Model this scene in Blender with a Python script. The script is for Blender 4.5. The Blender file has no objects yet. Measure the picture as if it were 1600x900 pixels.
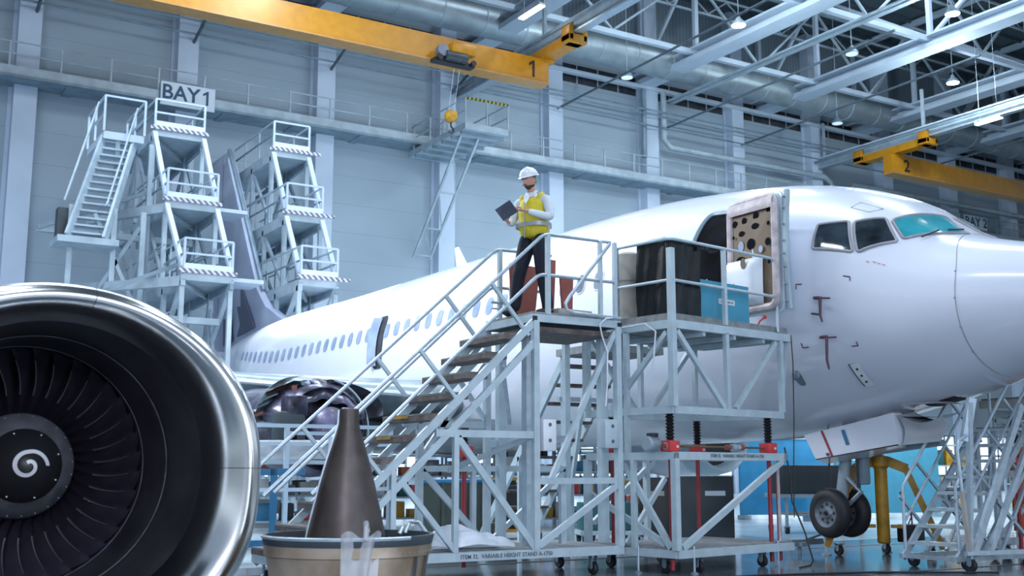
import bpy, bmesh, math, random
from mathutils import Vector, Matrix, noise
random.seed(7)
R=math.radians
scene=bpy.context.scene
C=scene.collection
# ---------------------------------------------------------------- camera
cd=bpy.data.cameras.new('camera'); cam=bpy.data.objects.new('camera',cd); C.objects.link(cam)
cam.location=(0,0,1.2); cd.sensor_width=36; cd.lens=1763/1600*36; cd.clip_end=300; cd.clip_start=.1
cam.rotation_euler=(R(90)+math.atan(285/1763),0,-R(31.6))
cd.dof.use_dof=True; cd.dof.focus_distance=13.6; cd.dof.aperture_fstop=3.5
scene.camera=cam
# ---------------------------------------------------------------- materials
def mat(name,col,rough=.5,metal=0,coat=0,bump=0,bscale=30,var=.06,vscale=3,emit=None,estr=0,alpha=1,trans=0,aniso=None,spec=None,dirt=None):
    m=bpy.data.materials.new(name); m.use_nodes=True; nt=m.node_tree; b=nt.nodes['Principled BSDF']
    b.inputs['Base Color'].default_value=(*col,1); b.inputs['Roughness'].default_value=rough; b.inputs['Metallic'].default_value=metal
    b.inputs['Coat Weight'].default_value=coat; b.inputs['Coat Roughness'].default_value=.08
    if spec is not None: b.inputs['Specular IOR Level'].default_value=spec
    if trans: b.inputs['Transmission Weight'].default_value=trans
    if alpha<1: b.inputs['Alpha'].default_value=alpha
    if emit: b.inputs['Emission Color'].default_value=(*emit,1); b.inputs['Emission Strength'].default_value=estr
    tc=nt.nodes.new('ShaderNodeTexCoord')
    if var:
        n=nt.nodes.new('ShaderNodeTexNoise'); n.inputs['Scale'].default_value=vscale; n.inputs['Detail'].default_value=5
        nt.links.new(tc.outputs['Object'],n.inputs['Vector'])
        r=nt.nodes.new('ShaderNodeValToRGB'); d=dirt or tuple(c*(1-var*2.2) for c in col)
        r.color_ramp.elements[0].position=.32; r.color_ramp.elements[1].position=.62
        r.color_ramp.elements[0].color=(*d,1); r.color_ramp.elements[1].color=(*[min(1,c*(1+var)) for c in col],1)
        nt.links.new(n.outputs['Fac'],r.inputs['Fac']); nt.links.new(r.outputs['Color'],b.inputs['Base Color'])
    if bump:
        n2=nt.nodes.new('ShaderNodeTexNoise'); n2.inputs['Scale'].default_value=bscale; n2.inputs['Detail'].default_value=4
        nt.links.new(tc.outputs['Object'],n2.inputs['Vector'])
        bp=nt.nodes.new('ShaderNodeBump'); bp.inputs['Strength'].default_value=bump; bp.inputs['Distance'].default_value=.02
        nt.links.new(n2.outputs['Fac'],bp.inputs['Height']); nt.links.new(bp.outputs['Normal'],b.inputs['Normal'])
    return m
M={}
M['white']=mat('aircraft_white',(.66,.71,.81),.24,0,.5,var=.015,vscale=.6)
M['white2']=mat('white_paint',(.72,.76,.82),.4,var=.05)
M['fin']=mat('fin_paint',(.42,.47,.60),.4,var=.08,vscale=.8)
M['belly']=mat('grey_belly',(.45,.48,.52),.35,var=.1,vscale=1)
M['wing']=mat('wing_grey',(.20,.26,.29),.3,.2,var=.1)
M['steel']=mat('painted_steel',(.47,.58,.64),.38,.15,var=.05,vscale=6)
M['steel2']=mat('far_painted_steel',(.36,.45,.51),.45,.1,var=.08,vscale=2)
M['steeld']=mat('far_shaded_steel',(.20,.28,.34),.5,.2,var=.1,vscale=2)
M['galv']=mat('galvanised_tube',(.50,.60,.68),.38,.6,var=.06,vscale=9)
M['deck']=mat('deck_plate',(.24,.26,.27),.6,.2,bump=.3,bscale=60,var=.12,vscale=8)
M['tread']=mat('tread_grating',(.15,.125,.115),.65,.1,bump=.5,bscale=80,var=.2,vscale=10)
M['chrome']=mat('polished_lip',(.66,.68,.69),.2,1,var=.06,vscale=2)
M['cowl']=mat('engine_cowl',(.55,.58,.60),.25,1,var=.08,vscale=1.5)
M['duct_in']=mat('inlet_liner',(.035,.036,.045),.42,.2,var=.2,vscale=3)
M['blade']=mat('fan_blade',(.20,.18,.27),.27,.85,var=.2,vscale=4)
M['blade_edge']=mat('blade_edge',(.75,.75,.78),.2,1,var=0)
M['spin']=mat('spinner_grey',(.12,.13,.15),.4,.2,var=.15,vscale=8)
M['black']=mat('matt_black',(.012,.013,.016),.45,var=.1)
M['mark']=mat('white_mark',(.6,.62,.65),.5,var=0)
M['rubber']=mat('tyre_rubber',(.014,.015,.02),.6,var=.2,bump=.1)
M['hub']=mat('wheel_hub',(.17,.2,.24),.4,.4,var=.1)
M['yellow']=mat('crane_yellow',(.46,.20,.005),.35,var=.06)
M['yellowd']=mat('jack_yellow',(.45,.24,.015),.4,var=.15,vscale=6)
M['red']=mat('screw_red',(.32,.02,.035),.4,var=.1)
M['redb']=mat('gearbox_red',(.62,.05,.05),.4,var=.1)
M['brown_red']=mat('red_brown_board',(.30,.085,.065),.55,var=.1)
M['blue']=mat('blue_board',(.06,.30,.43),.5,var=.04)
M['blued']=mat('deep_blue_paint',(.02,.17,.33),.4,var=.05)
M['bluep']=mat('blue_panel',(.03,.27,.50),.45,var=.06)
M['plastic']=mat('black_film',(.004,.008,.011),.30,0,0,bump=.35,bscale=5,var=.1,spec=.35)
M['film']=mat('clear_film',(.62,.66,.7),.25,0,.3,bump=.6,bscale=14,var=.2,alpha=.55)
M['brown']=mat('door_lining',(.155,.105,.066),.65,var=.08,vscale=3)
M['pink']=mat('padded_rim',(.50,.44,.46),.5,var=.12,vscale=9)
M['glassd']=mat('dark_glass',(.03,.045,.06),.08,0,.5,var=.35,vscale=2.2)
M['glasst']=mat('teal_glass',(.03,.33,.40),.12,0,.4,var=.12,vscale=3)
M['winframe']=mat('window_seal',(.30,.30,.34),.5,var=.1)
M['cabwin']=mat('cabin_window',(.10,.14,.22),.35,0,.1,var=.25,vscale=4)
M['cabwinl']=mat('cabin_window_shade',(.26,.34,.50),.3,var=.1)
M['dark']=mat('dark_inside',(.03,.032,.042),.7,var=.3)
M['darkg']=mat('dark_cabinet',(.03,.045,.055),.5,var=.1)
M['green']=mat('olive_bin',(.045,.06,.05),.45,var=.1)
M['teal']=mat('teal_crate',(.01,.10,.11),.5,var=.1)
M['cone']=mat('burnt_titanium',(.060,.050,.047),.45,.5,var=.2,vscale=5,bump=.05)
M['nozzle']=mat('scorched_metal',(.42,.36,.29),.42,.6,var=.25,vscale=2.2,dirt=(.20,.12,.06))
M['orange']=mat('orange_panel',(.55,.11,.02),.5,var=.1)
M['cardb']=mat('cardboard',(.42,.40,.36),.8,var=.08)
M['purple']=mat('purple_wrap',(.05,.05,.085),.28,.3,.2,var=.5,vscale=3,bump=.4,bscale=5)
M['skin']=mat('skin',(.55,.30,.22),.5,var=.04)
M['hair']=mat('dark_hair',(.075,.04,.025),.7,var=.2,vscale=40)
M['vest']=mat('hi_vis_vest',(.68,.55,.035),.7,var=.06,bump=.35,bscale=14,vscale=12)
M['refl']=mat('reflective_band',(.36,.40,.44),.4,.3,var=.05)
M['shirt']=mat('white_shirt',(.68,.76,.84),.7,var=.04,bump=.4,bscale=16)
M['navy']=mat('navy_trousers',(.008,.010,.022),.8,var=.2,bump=.3,bscale=14)
M['hat']=mat('hard_hat_shell',(.72,.78,.84),.25,0,.4,var=.02)
M['tablet']=mat('tablet_shell',(.12,.14,.18),.3,.4,var=.05)
M['lamp']=mat('lamp_glow',(1,1,1),.5,var=0,emit=(.75,.92,1),estr=22)
M['lampw']=mat('tube_glow',(1,1,1),.5,var=0,emit=(1,.93,.85),estr=14)
M['lampoff']=mat('lamp_dim',(.6,.7,.75),.5,var=0,emit=(.7,.85,.95),estr=.7)
M['signb']=mat('sign_white',(.62,.72,.80),.5,var=.03)
M['signt']=mat('sign_blue',(.005,.06,.13),.5,var=0)
M['text']=mat('stencil_text',(.10,.13,.15),.6,var=0)
M['textk']=mat('black_text',(.01,.01,.01),.6,var=0)
M['bellows']=mat('rubber_bellows',(.012,.013,.017),.5,var=.1)
M['hazy']=mat('hazard_dark',(.16,.10,.16),.6,var=0)
M['sleeve']=mat('galvanised_sheet',(.36,.44,.48),.42,.6,var=.06,vscale=2)
def striped(name,a,b,scale,axis='X',rough=.5):
    m=mat(name,a,rough,var=0); nt=m.node_tree; bs=nt.nodes['Principled BSDF']
    tc=nt.nodes.new('ShaderNodeTexCoord'); w=nt.nodes.new('ShaderNodeTexWave'); w.bands_direction=axis; w.inputs['Scale'].default_value=scale
    r=nt.nodes.new('ShaderNodeValToRGB'); r.color_ramp.interpolation='CONSTANT'; r.color_ramp.elements[0].color=(*a,1); r.color_ramp.elements[1].color=(*b,1); r.color_ramp.elements[1].position=.5
    nt.links.new(tc.outputs['Object'],w.inputs['Vector']); nt.links.new(w.outputs['Fac'],r.inputs['Fac']); nt.links.new(r.outputs['Color'],bs.inputs['Base Color'])
    return m
M['hazard']=striped('hazard_strip',(.55,.62,.72),(.17,.13,.19),3.2,'DIAGONAL')
M['hazardy']=striped('hazard_rail',(.5,.45,.05),(.03,.04,.04),1.6,'X')
# wall: pale panels with horizontal joints, darker towards the top-left
def wallmat():
    m=mat('wall_panels',(.27,.345,.40),.6,var=0); nt=m.node_tree; b=nt.nodes['Principled BSDF']
    tc=nt.nodes.new('ShaderNodeTexCoord'); sp=nt.nodes.new('ShaderNodeSeparateXYZ'); nt.links.new(tc.outputs['Object'],sp.inputs[0])
    mm=nt.nodes.new('ShaderNodeMath'); mm.operation='PINGPONG'; mm.inputs[1].default_value=.65; nt.links.new(sp.outputs['Z'],mm.inputs[0])
    lt=nt.nodes.new('ShaderNodeMath'); lt.operation='LESS_THAN'; lt.inputs[1].default_value=.02; nt.links.new(mm.outputs[0],lt.inputs[0])
    n=nt.nodes.new('ShaderNodeTexNoise'); n.inputs['Scale'].default_value=.25; n.inputs['Detail'].default_value=6; nt.links.new(tc.outputs['Object'],n.inputs['Vector'])
    r=nt.nodes.new('ShaderNodeValToRGB'); r.color_ramp.elements[0].color=(.30,.385,.45,1); r.color_ramp.elements[1].color=(.36,.45,.52,1); nt.links.new(n.outputs['Fac'],r.inputs['Fac'])
    mx=nt.nodes.new('ShaderNodeMixRGB'); mx.inputs[2].default_value=(.28,.36,.42,1); nt.links.new(lt.outputs[0],mx.inputs[0]); nt.links.new(r.outputs['Color'],mx.inputs[1]); nt.links.new(mx.outputs[0],b.inputs['Base Color'])
    return m
M['wall']=wallmat()
M['column']=mat('column_paint',(.50,.60,.72),.5,var=.03,vscale=.6)
M['corr']=striped('corrugated_sheet',(.22,.28,.33),(.17,.225,.27),1.3,'X')
M['roofd']=striped('roof_deck',(.085,.125,.145),(.06,.095,.11),1.6,'X')  # roof tone lifted, background haze put into the colour
M['beam']=mat('roof_beam_paint',(.46,.56,.66),.5,var=.04,vscale=.7)
M['rod']=mat('rod_paint',(.10,.14,.17),.5,.3,var=.1)
M['wing_panel']=mat('winp',(.3,.3,.3))
def floormat():
    m=mat('hangar_floor',(.10,.13,.16),.12,var=0); nt=m.node_tree; b=nt.nodes['Principled BSDF']; b.inputs['Coat Weight'].default_value=.4
    tc=nt.nodes.new('ShaderNodeTexCoord'); n=nt.nodes.new('ShaderNodeTexNoise'); n.inputs['Scale'].default_value=.5; n.inputs['Detail'].default_value=8
    nt.links.new(tc.outputs['Object'],n.inputs['Vector']); r=nt.nodes.new('ShaderNodeValToRGB'); r.color_ramp.elements[0].color=(.05,.065,.08,1); r.color_ramp.elements[1].color=(.20,.26,.30,1); r.color_ramp.elements[0].position=.35; r.color_ramp.elements[1].position=.7
    nt.links.new(n.outputs['Fac'],r.inputs['Fac']); nt.links.new(r.outputs['Color'],b.inputs['Base Color'])
    r2=nt.nodes.new('ShaderNodeMapRange'); r2.inputs['To Min'].default_value=.06; r2.inputs['To Max'].default_value=.28; nt.links.new(n.outputs['Fac'],r2.inputs['Value']); nt.links.new(r2.outputs[0],b.inputs['Roughness'])
    return m
M['floor']=floormat()
# ---------------------------------------------------------------- mesh builder
class MB:
    def __init__(s): s.v=[]; s.f=[]
    def add(s,vs,fs):
        o=len(s.v); s.v+= [tuple(v) for v in vs]; s.f+=[tuple(i+o for i in f) for f in fs]; return s
    def box(s,a,b,bev=0):
        x0,y0,z0=[min(p,q) for p,q in zip(a,b)]; x1,y1,z1=[max(p,q) for p,q in zip(a,b)]
        if not bev:
            return s.add([(x0,y0,z0),(x1,y0,z0),(x1,y1,z0),(x0,y1,z0),(x0,y0,z1),(x1,y0,z1),(x1,y1,z1),(x0,y1,z1)],[(0,3,2,1),(4,5,6,7),(0,1,5,4),(1,2,6,5),(2,3,7,6),(3,0,4,7)])
        bm=bmesh.new(); bmesh.ops.create_cube(bm,size=1)
        bmesh.ops.scale(bm,verts=bm.verts,vec=(x1-x0,y1-y0,z1-z0)); bmesh.ops.translate(bm,verts=bm.verts,vec=((x0+x1)/2,(y0+y1)/2,(z0+z1)/2))
        bmesh.ops.bevel(bm,geom=bm.edges[:],offset=bev,segments=2,affect='EDGES',profile=.5)
        bm.verts.index_update(); s.add([v.co[:] for v in bm.verts],[[v.index for v in f.verts] for f in bm.faces]); bm.free(); return s
    def bar(s,p,q,w=.05,h=None,up=(0,0,1)):
        h=w if h is None else h; p=Vector(p); q=Vector(q); d=(q-p).normalized(); u=Vector(up)
        if abs(d.dot(u))>.98: u=Vector((0,1,0)) if abs(d.y)<.9 else Vector((1,0,0))
        sx=d.cross(u).normalized()*w/2; sy=sx.cross(d).normalized()*h/2
        vs=[p-sx-sy,p+sx-sy,p+sx+sy,p-sx+sy,q-sx-sy,q+sx-sy,q+sx+sy,q-sx+sy]
        return s.add(vs,[(0,1,2,3),(7,6,5,4),(0,4,5,1),(1,5,6,2),(2,6,7,3),(3,7,4,0)])
    def tube(s,pts,r=.02,n=10,cap=True,closed=False):
        pts=[Vector(p) for p in pts]; N=len(pts); rs=r if isinstance(r,(list,tuple)) else [r]*N
        d0=(pts[1]-pts[0]).normalized(); u=Vector((0,0,1)) if abs(d0.z)<.9 else Vector((1,0,0)); a=d0.cross(u).normalized(); vs=[]
        for i,p in enumerate(pts):
            if closed: t=(pts[(i+1)%N]-pts[i-1]).normalized()
            else: t=((pts[min(i+1,N-1)]-pts[max(i-1,0)])).normalized()
            a=(a-t*a.dot(t)).normalized(); b=t.cross(a)
            for k in range(n):
                an=2*math.pi*k/n; vs.append(p+(a*math.cos(an)+b*math.sin(an))*rs[i])
        fs=[]
        for i in range(N if closed else N-1):
            j=(i+1)%N
            for k in range(n): fs.append((i*n+k,i*n+(k+1)%n,j*n+(k+1)%n,j*n+k))
        if cap and not closed: fs+= [tuple(range(n-1,-1,-1)),tuple((N-1)*n+k for k in range(n))]
        return s.add(vs,fs)
    def lathe(s,prof,o=(0,0,0),ax='Z',n=32,a0=0,a1=360):
        # prof [(t,r)]; axis position t
        full=abs(a1-a0)>=360; m=n if full else n+1; vs=[]
        for t,r in prof:
            for k in range(m):
                an=R(a0+(a1-a0)*k/n); c,q=r*math.cos(an),r*math.sin(an)
                v={'Z':(c,q,t),'Y':(c,t,q),'X':(t,c,q)}[ax]; vs.append((v[0]+o[0],v[1]+o[1],v[2]+o[2]))
        fs=[]
        for i in range(len(prof)-1):
            for k in range(n):
                k2=(k+1)%m if full else k+1
                f=(i*m+k,i*m+k2,(i+1)*m+k2,(i+1)*m+k); fs.append(f if ax!='Y' else f[::-1])
        return s.add(vs,fs)
    def cyl(s,p,q,r,n=20,r2=None): return s.tube([p,q],[r,r if r2 is None else r2],n)
    def prism(s,poly,z0,z1,ax='Z'):
        n=len(poly); g={'Z':lambda a,b,t:(a,b,t),'Y':lambda a,b,t:(a,t,b),'X':lambda a,b,t:(t,a,b)}[ax]
        vs=[g(a,b,z0) for a,b in poly]+[g(a,b,z1) for a,b in poly]
        return s.add(vs,[tuple(range(n-1,-1,-1)),tuple(range(n,2*n))]+[(i,(i+1)%n,n+(i+1)%n,n+i) for i in range(n)])
    def grid(s,fn,nu,nv,closeu=False):
        vs=[fn(i/(nu if closeu else nu-1),j/(nv-1)) for j in range(nv) for i in range(nu)]
        fs=[(j*nu+i,j*nu+(i+1)%nu,(j+1)*nu+(i+1)%nu,(j+1)*nu+i) for j in range(nv-1) for i in range(nu if closeu else nu-1)]
        return s.add(vs,fs)
    def sphere(s,c,r,n=16,m=10):
        rr=r if isinstance(r,(tuple,list)) else (r,r,r)
        return s.grid(lambda u,v:(c[0]+rr[0]*math.sin(math.pi*v)*math.cos(2*math.pi*u),c[1]+rr[1]*math.sin(math.pi*v)*math.sin(2*math.pi*u),c[2]-rr[2]*math.cos(math.pi*v)),n,m,True)
    def build(s,name,m,parent=None,ang=40,loc=None):
        me=bpy.data.meshes.new(name); me.from_pydata(s.v,[],s.f); me.validate(); 
        bm=bmesh.new(); bm.from_mesh(me); bmesh.ops.remove_doubles(bm,verts=bm.verts,dist=1e-5); bmesh.ops.recalc_face_normals(bm,faces=bm.faces); bm.to_mesh(me); bm.free()
        me.shade_smooth(); me.set_sharp_from_angle(angle=R(ang))
        me.materials.append(M[m] if isinstance(m,str) else m)
        o=bpy.data.objects.new(name,me); C.objects.link(o)
        if parent is not None: o.parent=parent
        if loc: o.location=loc
        return o
def tag(o,label,cat,group=None,kind=None):
    o['label']=label; o['category']=cat
    if group: o['group']=group
    if kind: o['kind']=kind
    return o
def thing(name,label,cat,loc=(0,0,0),rz=0,group=None):
    o=bpy.data.objects.new(name,None); C.objects.link(o); o.location=loc; o.rotation_euler=(0,0,R(rz)); o.empty_display_size=.1
    return tag(o,label,cat,group)
def struct(name,mb,m,ang=40):
    o=mb.build(name,m,None,ang); o['kind']='structure'; return o
def dup(root,loc=None,rz=None,label=None,group=None):
    r=root.copy(); C.objects.link(r)
    if loc: r.location=loc
    if rz is not None: r.rotation_euler=(0,0,R(rz))
    if label: r['label']=label
    if group: r['group']=group
    for ch in list(root.children):
        c=ch.copy(); C.objects.link(c); c.parent=r
        for g in list(ch.children):
            d=g.copy(); C.objects.link(d); d.parent=c
    return r
def one(name,mb,m,label,cat,loc=(0,0,0),group=None,rz=0,ang=40):
    o=mb.build(name,m,None,ang); o.location=loc; o.rotation_euler=(0,0,R(rz)); return tag(o,label,cat,group)
def text(name,s,size,m,parent=None,loc=(0,0,0),rot=(90,0,0),depth=.004,sx=1):
    cu=bpy.data.curves.new(name,'FONT'); cu.body=s; cu.size=size; cu.extrude=depth; cu.align_x='CENTER'; cu.align_y='CENTER'; cu.resolution_u=3; cu.offset=size*.018
    t=bpy.data.objects.new('tmp',cu); C.objects.link(t); dg=bpy.context.evaluated_depsgraph_get(); me=bpy.data.meshes.new_from_object(t.evaluated_get(dg)); bpy.data.objects.remove(t)
    mx=Matrix.LocRotScale(Vector(loc),Matrix.Rotation(R(rot[2]),3,'Z')@Matrix.Rotation(R(rot[0]),3,'X'),Vector((sx,1,1))); me.transform(mx); me.name=name
    me.materials.clear(); me.materials.append(M[m]); o=bpy.data.objects.new(name,me); C.objects.link(o)
    if parent is not None: o.parent=parent
    return o
def bars(parent,name,m,lst,w=.05,h=None):
    for p,q in lst: MB().bar(p,q,w,h).build(name,m,parent)
def rails(parent,name,m,lst,r=.02):
    for pts in lst: MB().tube(pts,r,8).build(name,m,parent)

def numeral_one(parent,name,x,y,z,h,m):
    w=h*.16; return MB().prism([(x-w*.5,z-h/2),(x+w*.5,z-h/2),(x+w*.5,z+h/2),(x-w*.1,z+h/2),(x-w*1.9,z+h*.30),(x-w*1.9,z+h*.14),(x-w*.5,z+h*.27)],y-.006,y,'Y').build(name,m,parent)
M['void']=mat('opening_shade',(.006,.007,.011),.8,var=.4,vscale=2,spec=.05)
# ================================================================ SETTING
struct('floor',MB().box((-60,-25,-.2),(110,46,0)),'floor')
# pale far floor sheet with reflections put into its colour, and dark floor lines
struct('trim_floor_reflection',MB().box((-20,14.0,.0),(60,45,.004)),mat('floor_reflection_tint',(.50,.62,.68),.2,var=.1,vscale=.6))
struct('trim_line',MB().box((-20,12.9,.0),(60,13.0,.004)).box((-20,9.3,0),(60,9.36,.004)),'black')
struct('wall_back',MB().box((-30,46,0),(95,46.4,21.0)).box((-30,46,22.0),(95,46.4,23.2)),'wall')
struct('wall_back_upper',MB().box((-30,46,23.2),(95,46.4,30)),'corr')
struct('ceiling',MB().box((-30,-12,27.2),(95,46.4,27.5)),'roofd')
cx=[5.9+6.15*k for k in range(-2,13)]
for i,x in enumerate(cx):
    struct('trim_column',MB().box((x-.42,45.35,0),(x+.42,46,27)).box((x-.56,45.9,0),(x-.42,46,22)),'column')
    struct('window_%d'%(i+1),MB().box((x+.42,46.02,21.0),(x+5.73,46.25,22.0)),'dark')
    mb=MB()
    for k in range(1,4): mb.box((x+.42+k*1.33-.03,45.98,21.0),(x+.42+k*1.33+.03,46.02,22.0))
    struct('trim_mullion',mb,'steel2')
day=mat('daylight_glazing',(.6,.7,.8),.3,var=0,emit=(.80,.92,1),estr=1.5)
for i,x in enumerate(cx):
    struct('window_%d'%(i+30),MB().box((x+.7,45.9,.9),(x+5.4,45.98,3.3)),day)
    mb=MB()
    for k in range(0,6): mb.box((x+.7+k*.94-.05,45.84,.0),(x+.7+k*.94+.05,45.9,3.3))
    for z in (.9,2.1,3.3): mb.box((x+.65,45.84,z-.05),(x+5.45,45.9,z+.05))
    struct('trim_mullion',mb,'steeld')
# roof frame
for x in (18,26,36.2,44.8,52.7,61,69.5):
    struct('trim_roof_beam',MB().box((x-.5,-5,21.35),(x+.5,45.9,21.6)).box((x-.05,-5,21.65),(x+.05,45.9,21.9)).box((x-.5,-5,21.95),(x+.5,45.9,22.05)),'beam')
for y in (45.6,41.2,33.9,26.6):
    if y!=45.6: struct('trim_roof_beam',MB().box((6 if y>40 else 30,y-.13,21.75),(85,y+.13,22.0)),'beam')
    else: struct('trim_roof_beam',MB().box((-10,45.2,21.2),(85,45.5,21.4)),'beam')
for x in (36.2,44.8,52.7,61,69.5):
    mb=MB(); k=0
    for y in (45.6,41.2,33.9,26.6,19.3):
        mb.bar((x,y,22),(x,y,27),.22)
    for y0,y1 in ((45.6,41.2),(33.9,41.2),(33.9,26.6),(19.3,26.6)):
        mb.bar((x,y0,22),(x,y1,26.8),.16)
    mb.bar((x,10,26.9),(x,45.9,26.9),.3)
    struct('trim_truss',mb,'beam')
for y in (41.2,33.9,26.6):
    mb=MB(); xs=[26,31,36.2,40.5,44.8,48.8,52.7,57,61,65,69.5]
    for i in range(len(xs)-1):
        mb.bar((xs[i],y,22 if i%2 else 26),(xs[i+1],y,26 if i%2 else 22),.11)
    mb.box((20,y-.1,25.9),(75,y+.1,26.1))
    for i in range(16): 
        x=30+i*2.6; mb.bar((x,y+.8,24.6),(x+1.3,y+.8,25.5),.06).bar((x+1.3,y+.8,25.5),(x+2.6,y+.8,24.6),.06)
    mb.box((30,y+.75,25.5),(72,y+.85,25.6)); mb.box((30,y+.75,24.5),(72,y+.85,24.6))
    struct('trim_truss',mb,'steel2')
for x in (5.9,12.05,18.2,24.35,30.6,37.4,43,49.5,56): 
    struct('trim_rod',MB().tube([(x,45.4,19.2),(x,30,19.5)],.055,6) if x>28 else MB().tube([(x+.2,45.4,18.9),(x+.2,43.3,19.5)],.07,6),'rod')
for i in range(24): struct('trim_purlin',MB().box((20,12+i*1.45,26.95),(80,12.12+i*1.45,27.2)),'rod')
struct('trim_roof_beam',MB().box((37.9,-5,20.75),(38.2,45.4,20.95)).box((37.5,-5,20.7),(37.6,45.4,20.78)),'steel2')
struct('trim_roof_beam',MB().box((27.6,-5,20.75),(27.9,45.4,20.95)),'steel2')
# conductor rails and pipe runs along the wall
for z,r in ((19.95,.05),(19.7,.04),(19.1,.05)):
    o=one('wall_pipe',MB().tube([(-10,44.9,z),(80,44.9,z)],r,8),'steeld','%s of the three thin grey pipes running along the back wall'%{19.95:'highest',19.7:'middle',19.1:'lowest'}[z],'pipe')
o=thing('down_pipe','fat grey pipe pair running down beside the column and along the wall above the aircraft','pipe',(37.3,45.17,0))
MB().tube([(0,0,21.2),(0,0,18.6),(.4,0,18.2),(12,0,18.2),(12.5,0,17.95),(12.6,0,17.7),(13.0,0,17.55),(14,0,17.55),(14.3,0,17.7),(14.4,0,18.0),(40,0,18.0)],.16,10).build('pipe_run','steel2',o)
MB().tube([(-1.35,0,21.1),(-1.35,0,17.4)],.14,10).build('riser','steeld',o); 
# spiral duct
d=thing('ventilation_duct','large round spiral-wound silver air duct along the top of the back wall','duct',(0,43.2,21.9))
mb=MB(); prof=[]
x=-5
mb.lathe([(-8,.78),(80,.78)],(0,0,0),'X',28); mb.build('duct_shell','sleeve',d)
for k in range(40): MB().lathe([(-6+k*2.2,.78),(-6+k*2.2,.80),(-5.94+k*2.2,.80),(-5.94+k*2.2,.78)],(0,0,0),'X',28).build('duct_joint','steel2',d)
# catwalk
cw=thing('wall_catwalk','long pale grey steel catwalk with two-bar railing fixed along the back wall','catwalk',(0,0,0))
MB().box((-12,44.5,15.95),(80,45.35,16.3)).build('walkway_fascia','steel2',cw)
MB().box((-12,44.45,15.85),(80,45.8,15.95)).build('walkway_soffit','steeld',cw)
for z in (17.25,16.78): MB().tube([(-12,44.55,z),(80,44.55,z)],.03,6).build('handrail','steel2',cw)
for k in range(48): MB().box((-11.5+1.85*k-.035,44.53,16.3),(-11.5+1.85*k+.035,44.59,17.25)).build('railing_post','steel2',cw)
for k in range(28): MB().bar((-11+3.07*k,44.6,15.85),(-11+3.07*k,45.9,15.85),.35,.06).build('bracket','steeld',cw)
# platform that juts from the catwalk
cp=thing('crane_access_platform','cantilevered grey platform with yellow and black striped top rail, jutting from catwalk by the hook','platform',(22.3,40,15.4))
MB().box((0,0,0),(2.1,5.3,.28)).build('platform_deck','steel2',cp)
for k in range(6): MB().box((0,.3+k*.85,-.12),(2.1,.45+k*.85,0)).build('joist','steeld',cp)
MB().tube([(0,0,1.35),(2.1,0,1.35)],.06,8).build('striped_rail','hazardy',cp)
for x0 in (0,2.1):
    for z in (1.35,.8): MB().tube([(x0,0,z),(x0,5,z)],.035,6).build('handrail','steel2',cp)
    for k in range(4): MB().bar((x0,k*1.6,.28),(x0,k*1.6,1.35),.06).build('railing_post','steel2',cp)
MB().bar((1.05,0,.28),(1.05,0,1.35),.06).build('railing_post','steel2',cp)
for x0 in (.35,1.2): MB().bar((x0,1.0,0),(x0,5.4,-4.6),.1).build('strut','steel2',cp)
for a,b in ((.15,.45),(.45,.75),(.75,.98)):
    MB().bar((.35,1+4.4*a,-4.6*a),(1.2,1+4.4*b,-4.6*b),.07).build('brace','steel2',cp); MB().bar((.35,1+4.4*b,-4.6*b),(1.2,1+4.4*b,-4.6*b),.07).build('brace','steel2',cp)
# ---------------- cranes and runways
def runway(x,z,y0,y1,label):
    r=thing('crane_runway_rail',label,'rail',(x,0,z))
    MB().box((-.2,y0,-.08),(.2,y1,0)).build('bottom_flange','galv',r); MB().box((-.04,y0,0),(.04,y1,.5)).build('web','steel2',r); MB().box((-.2,y0,.5),(.2,y1,.58)).build('top_flange','beam',r)
    MB().box((-.5,y0,.2),(-.42,y1,.32)).build('power_rail','steeld',r)
    for k in range(6):
        y=45-k*7
        MB().bar((0,y,.58),(0,y,21.4-z),.14).build('hanger','steel2',r)
    return r
runway(25,18.75,5,45.8,'pale crane runway beam carrying the right end of the left crane, above the person')
runway(49.2,18.75,5,45.8,'pale crane runway beam carrying the right-hand crane, above the cockpit windows')
def crane(x0,x1,y,num,label,endx,sgn):
    c=thing('overhead_crane',label,'crane',(endx,y,17.1))
    L=[x0-endx,x1-endx]
    MB().box((L[0],-.28,.06),(L[1],.28,1.1)).build('box_girder','yellow',c)
    MB().box((L[0],-.38,0),(L[1],.38,.06)).build('bottom_flange',mat('flange_gold',(.42,.22,.06),.35,var=.05),c)
    e=MB().box((-.2*0-.32,-2.3,1.15),(.32,2.3,1.55)); e.build('end_carriage','yellow',c)
    for yy in (-2.2,2.2): MB().box((-.45,yy-.3,1.2),(-.22,yy+.3,2.0),.04).box((.22,yy-.3,1.2),(.45,yy+.3,2.0),.04).box((-.45,yy-.3,1.15),(.45,yy+.3,1.5),.04).build('wheel_box','yellow',c)
    MB().box((-.3*1,-.3,1.0),(.3,.3,1.2)).build('saddle','yellow',c)
    numeral_one(c,'numeral',-.75,-.283,.58,.72,'textk') if num=='1' else text('numeral',num,.95,'textk',c,(.62,-.295,.52),(90,0,0),sx=1)
    return c
c1=crane(-8,25.0,38,'1','yellow overhead crane bridge marked 1 with trolley, at upper left',25.0,1)
c2=crane(48.6,80,40,'2','yellow overhead crane bridge marked 2, above the nose at far right',49.2,-1)
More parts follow.
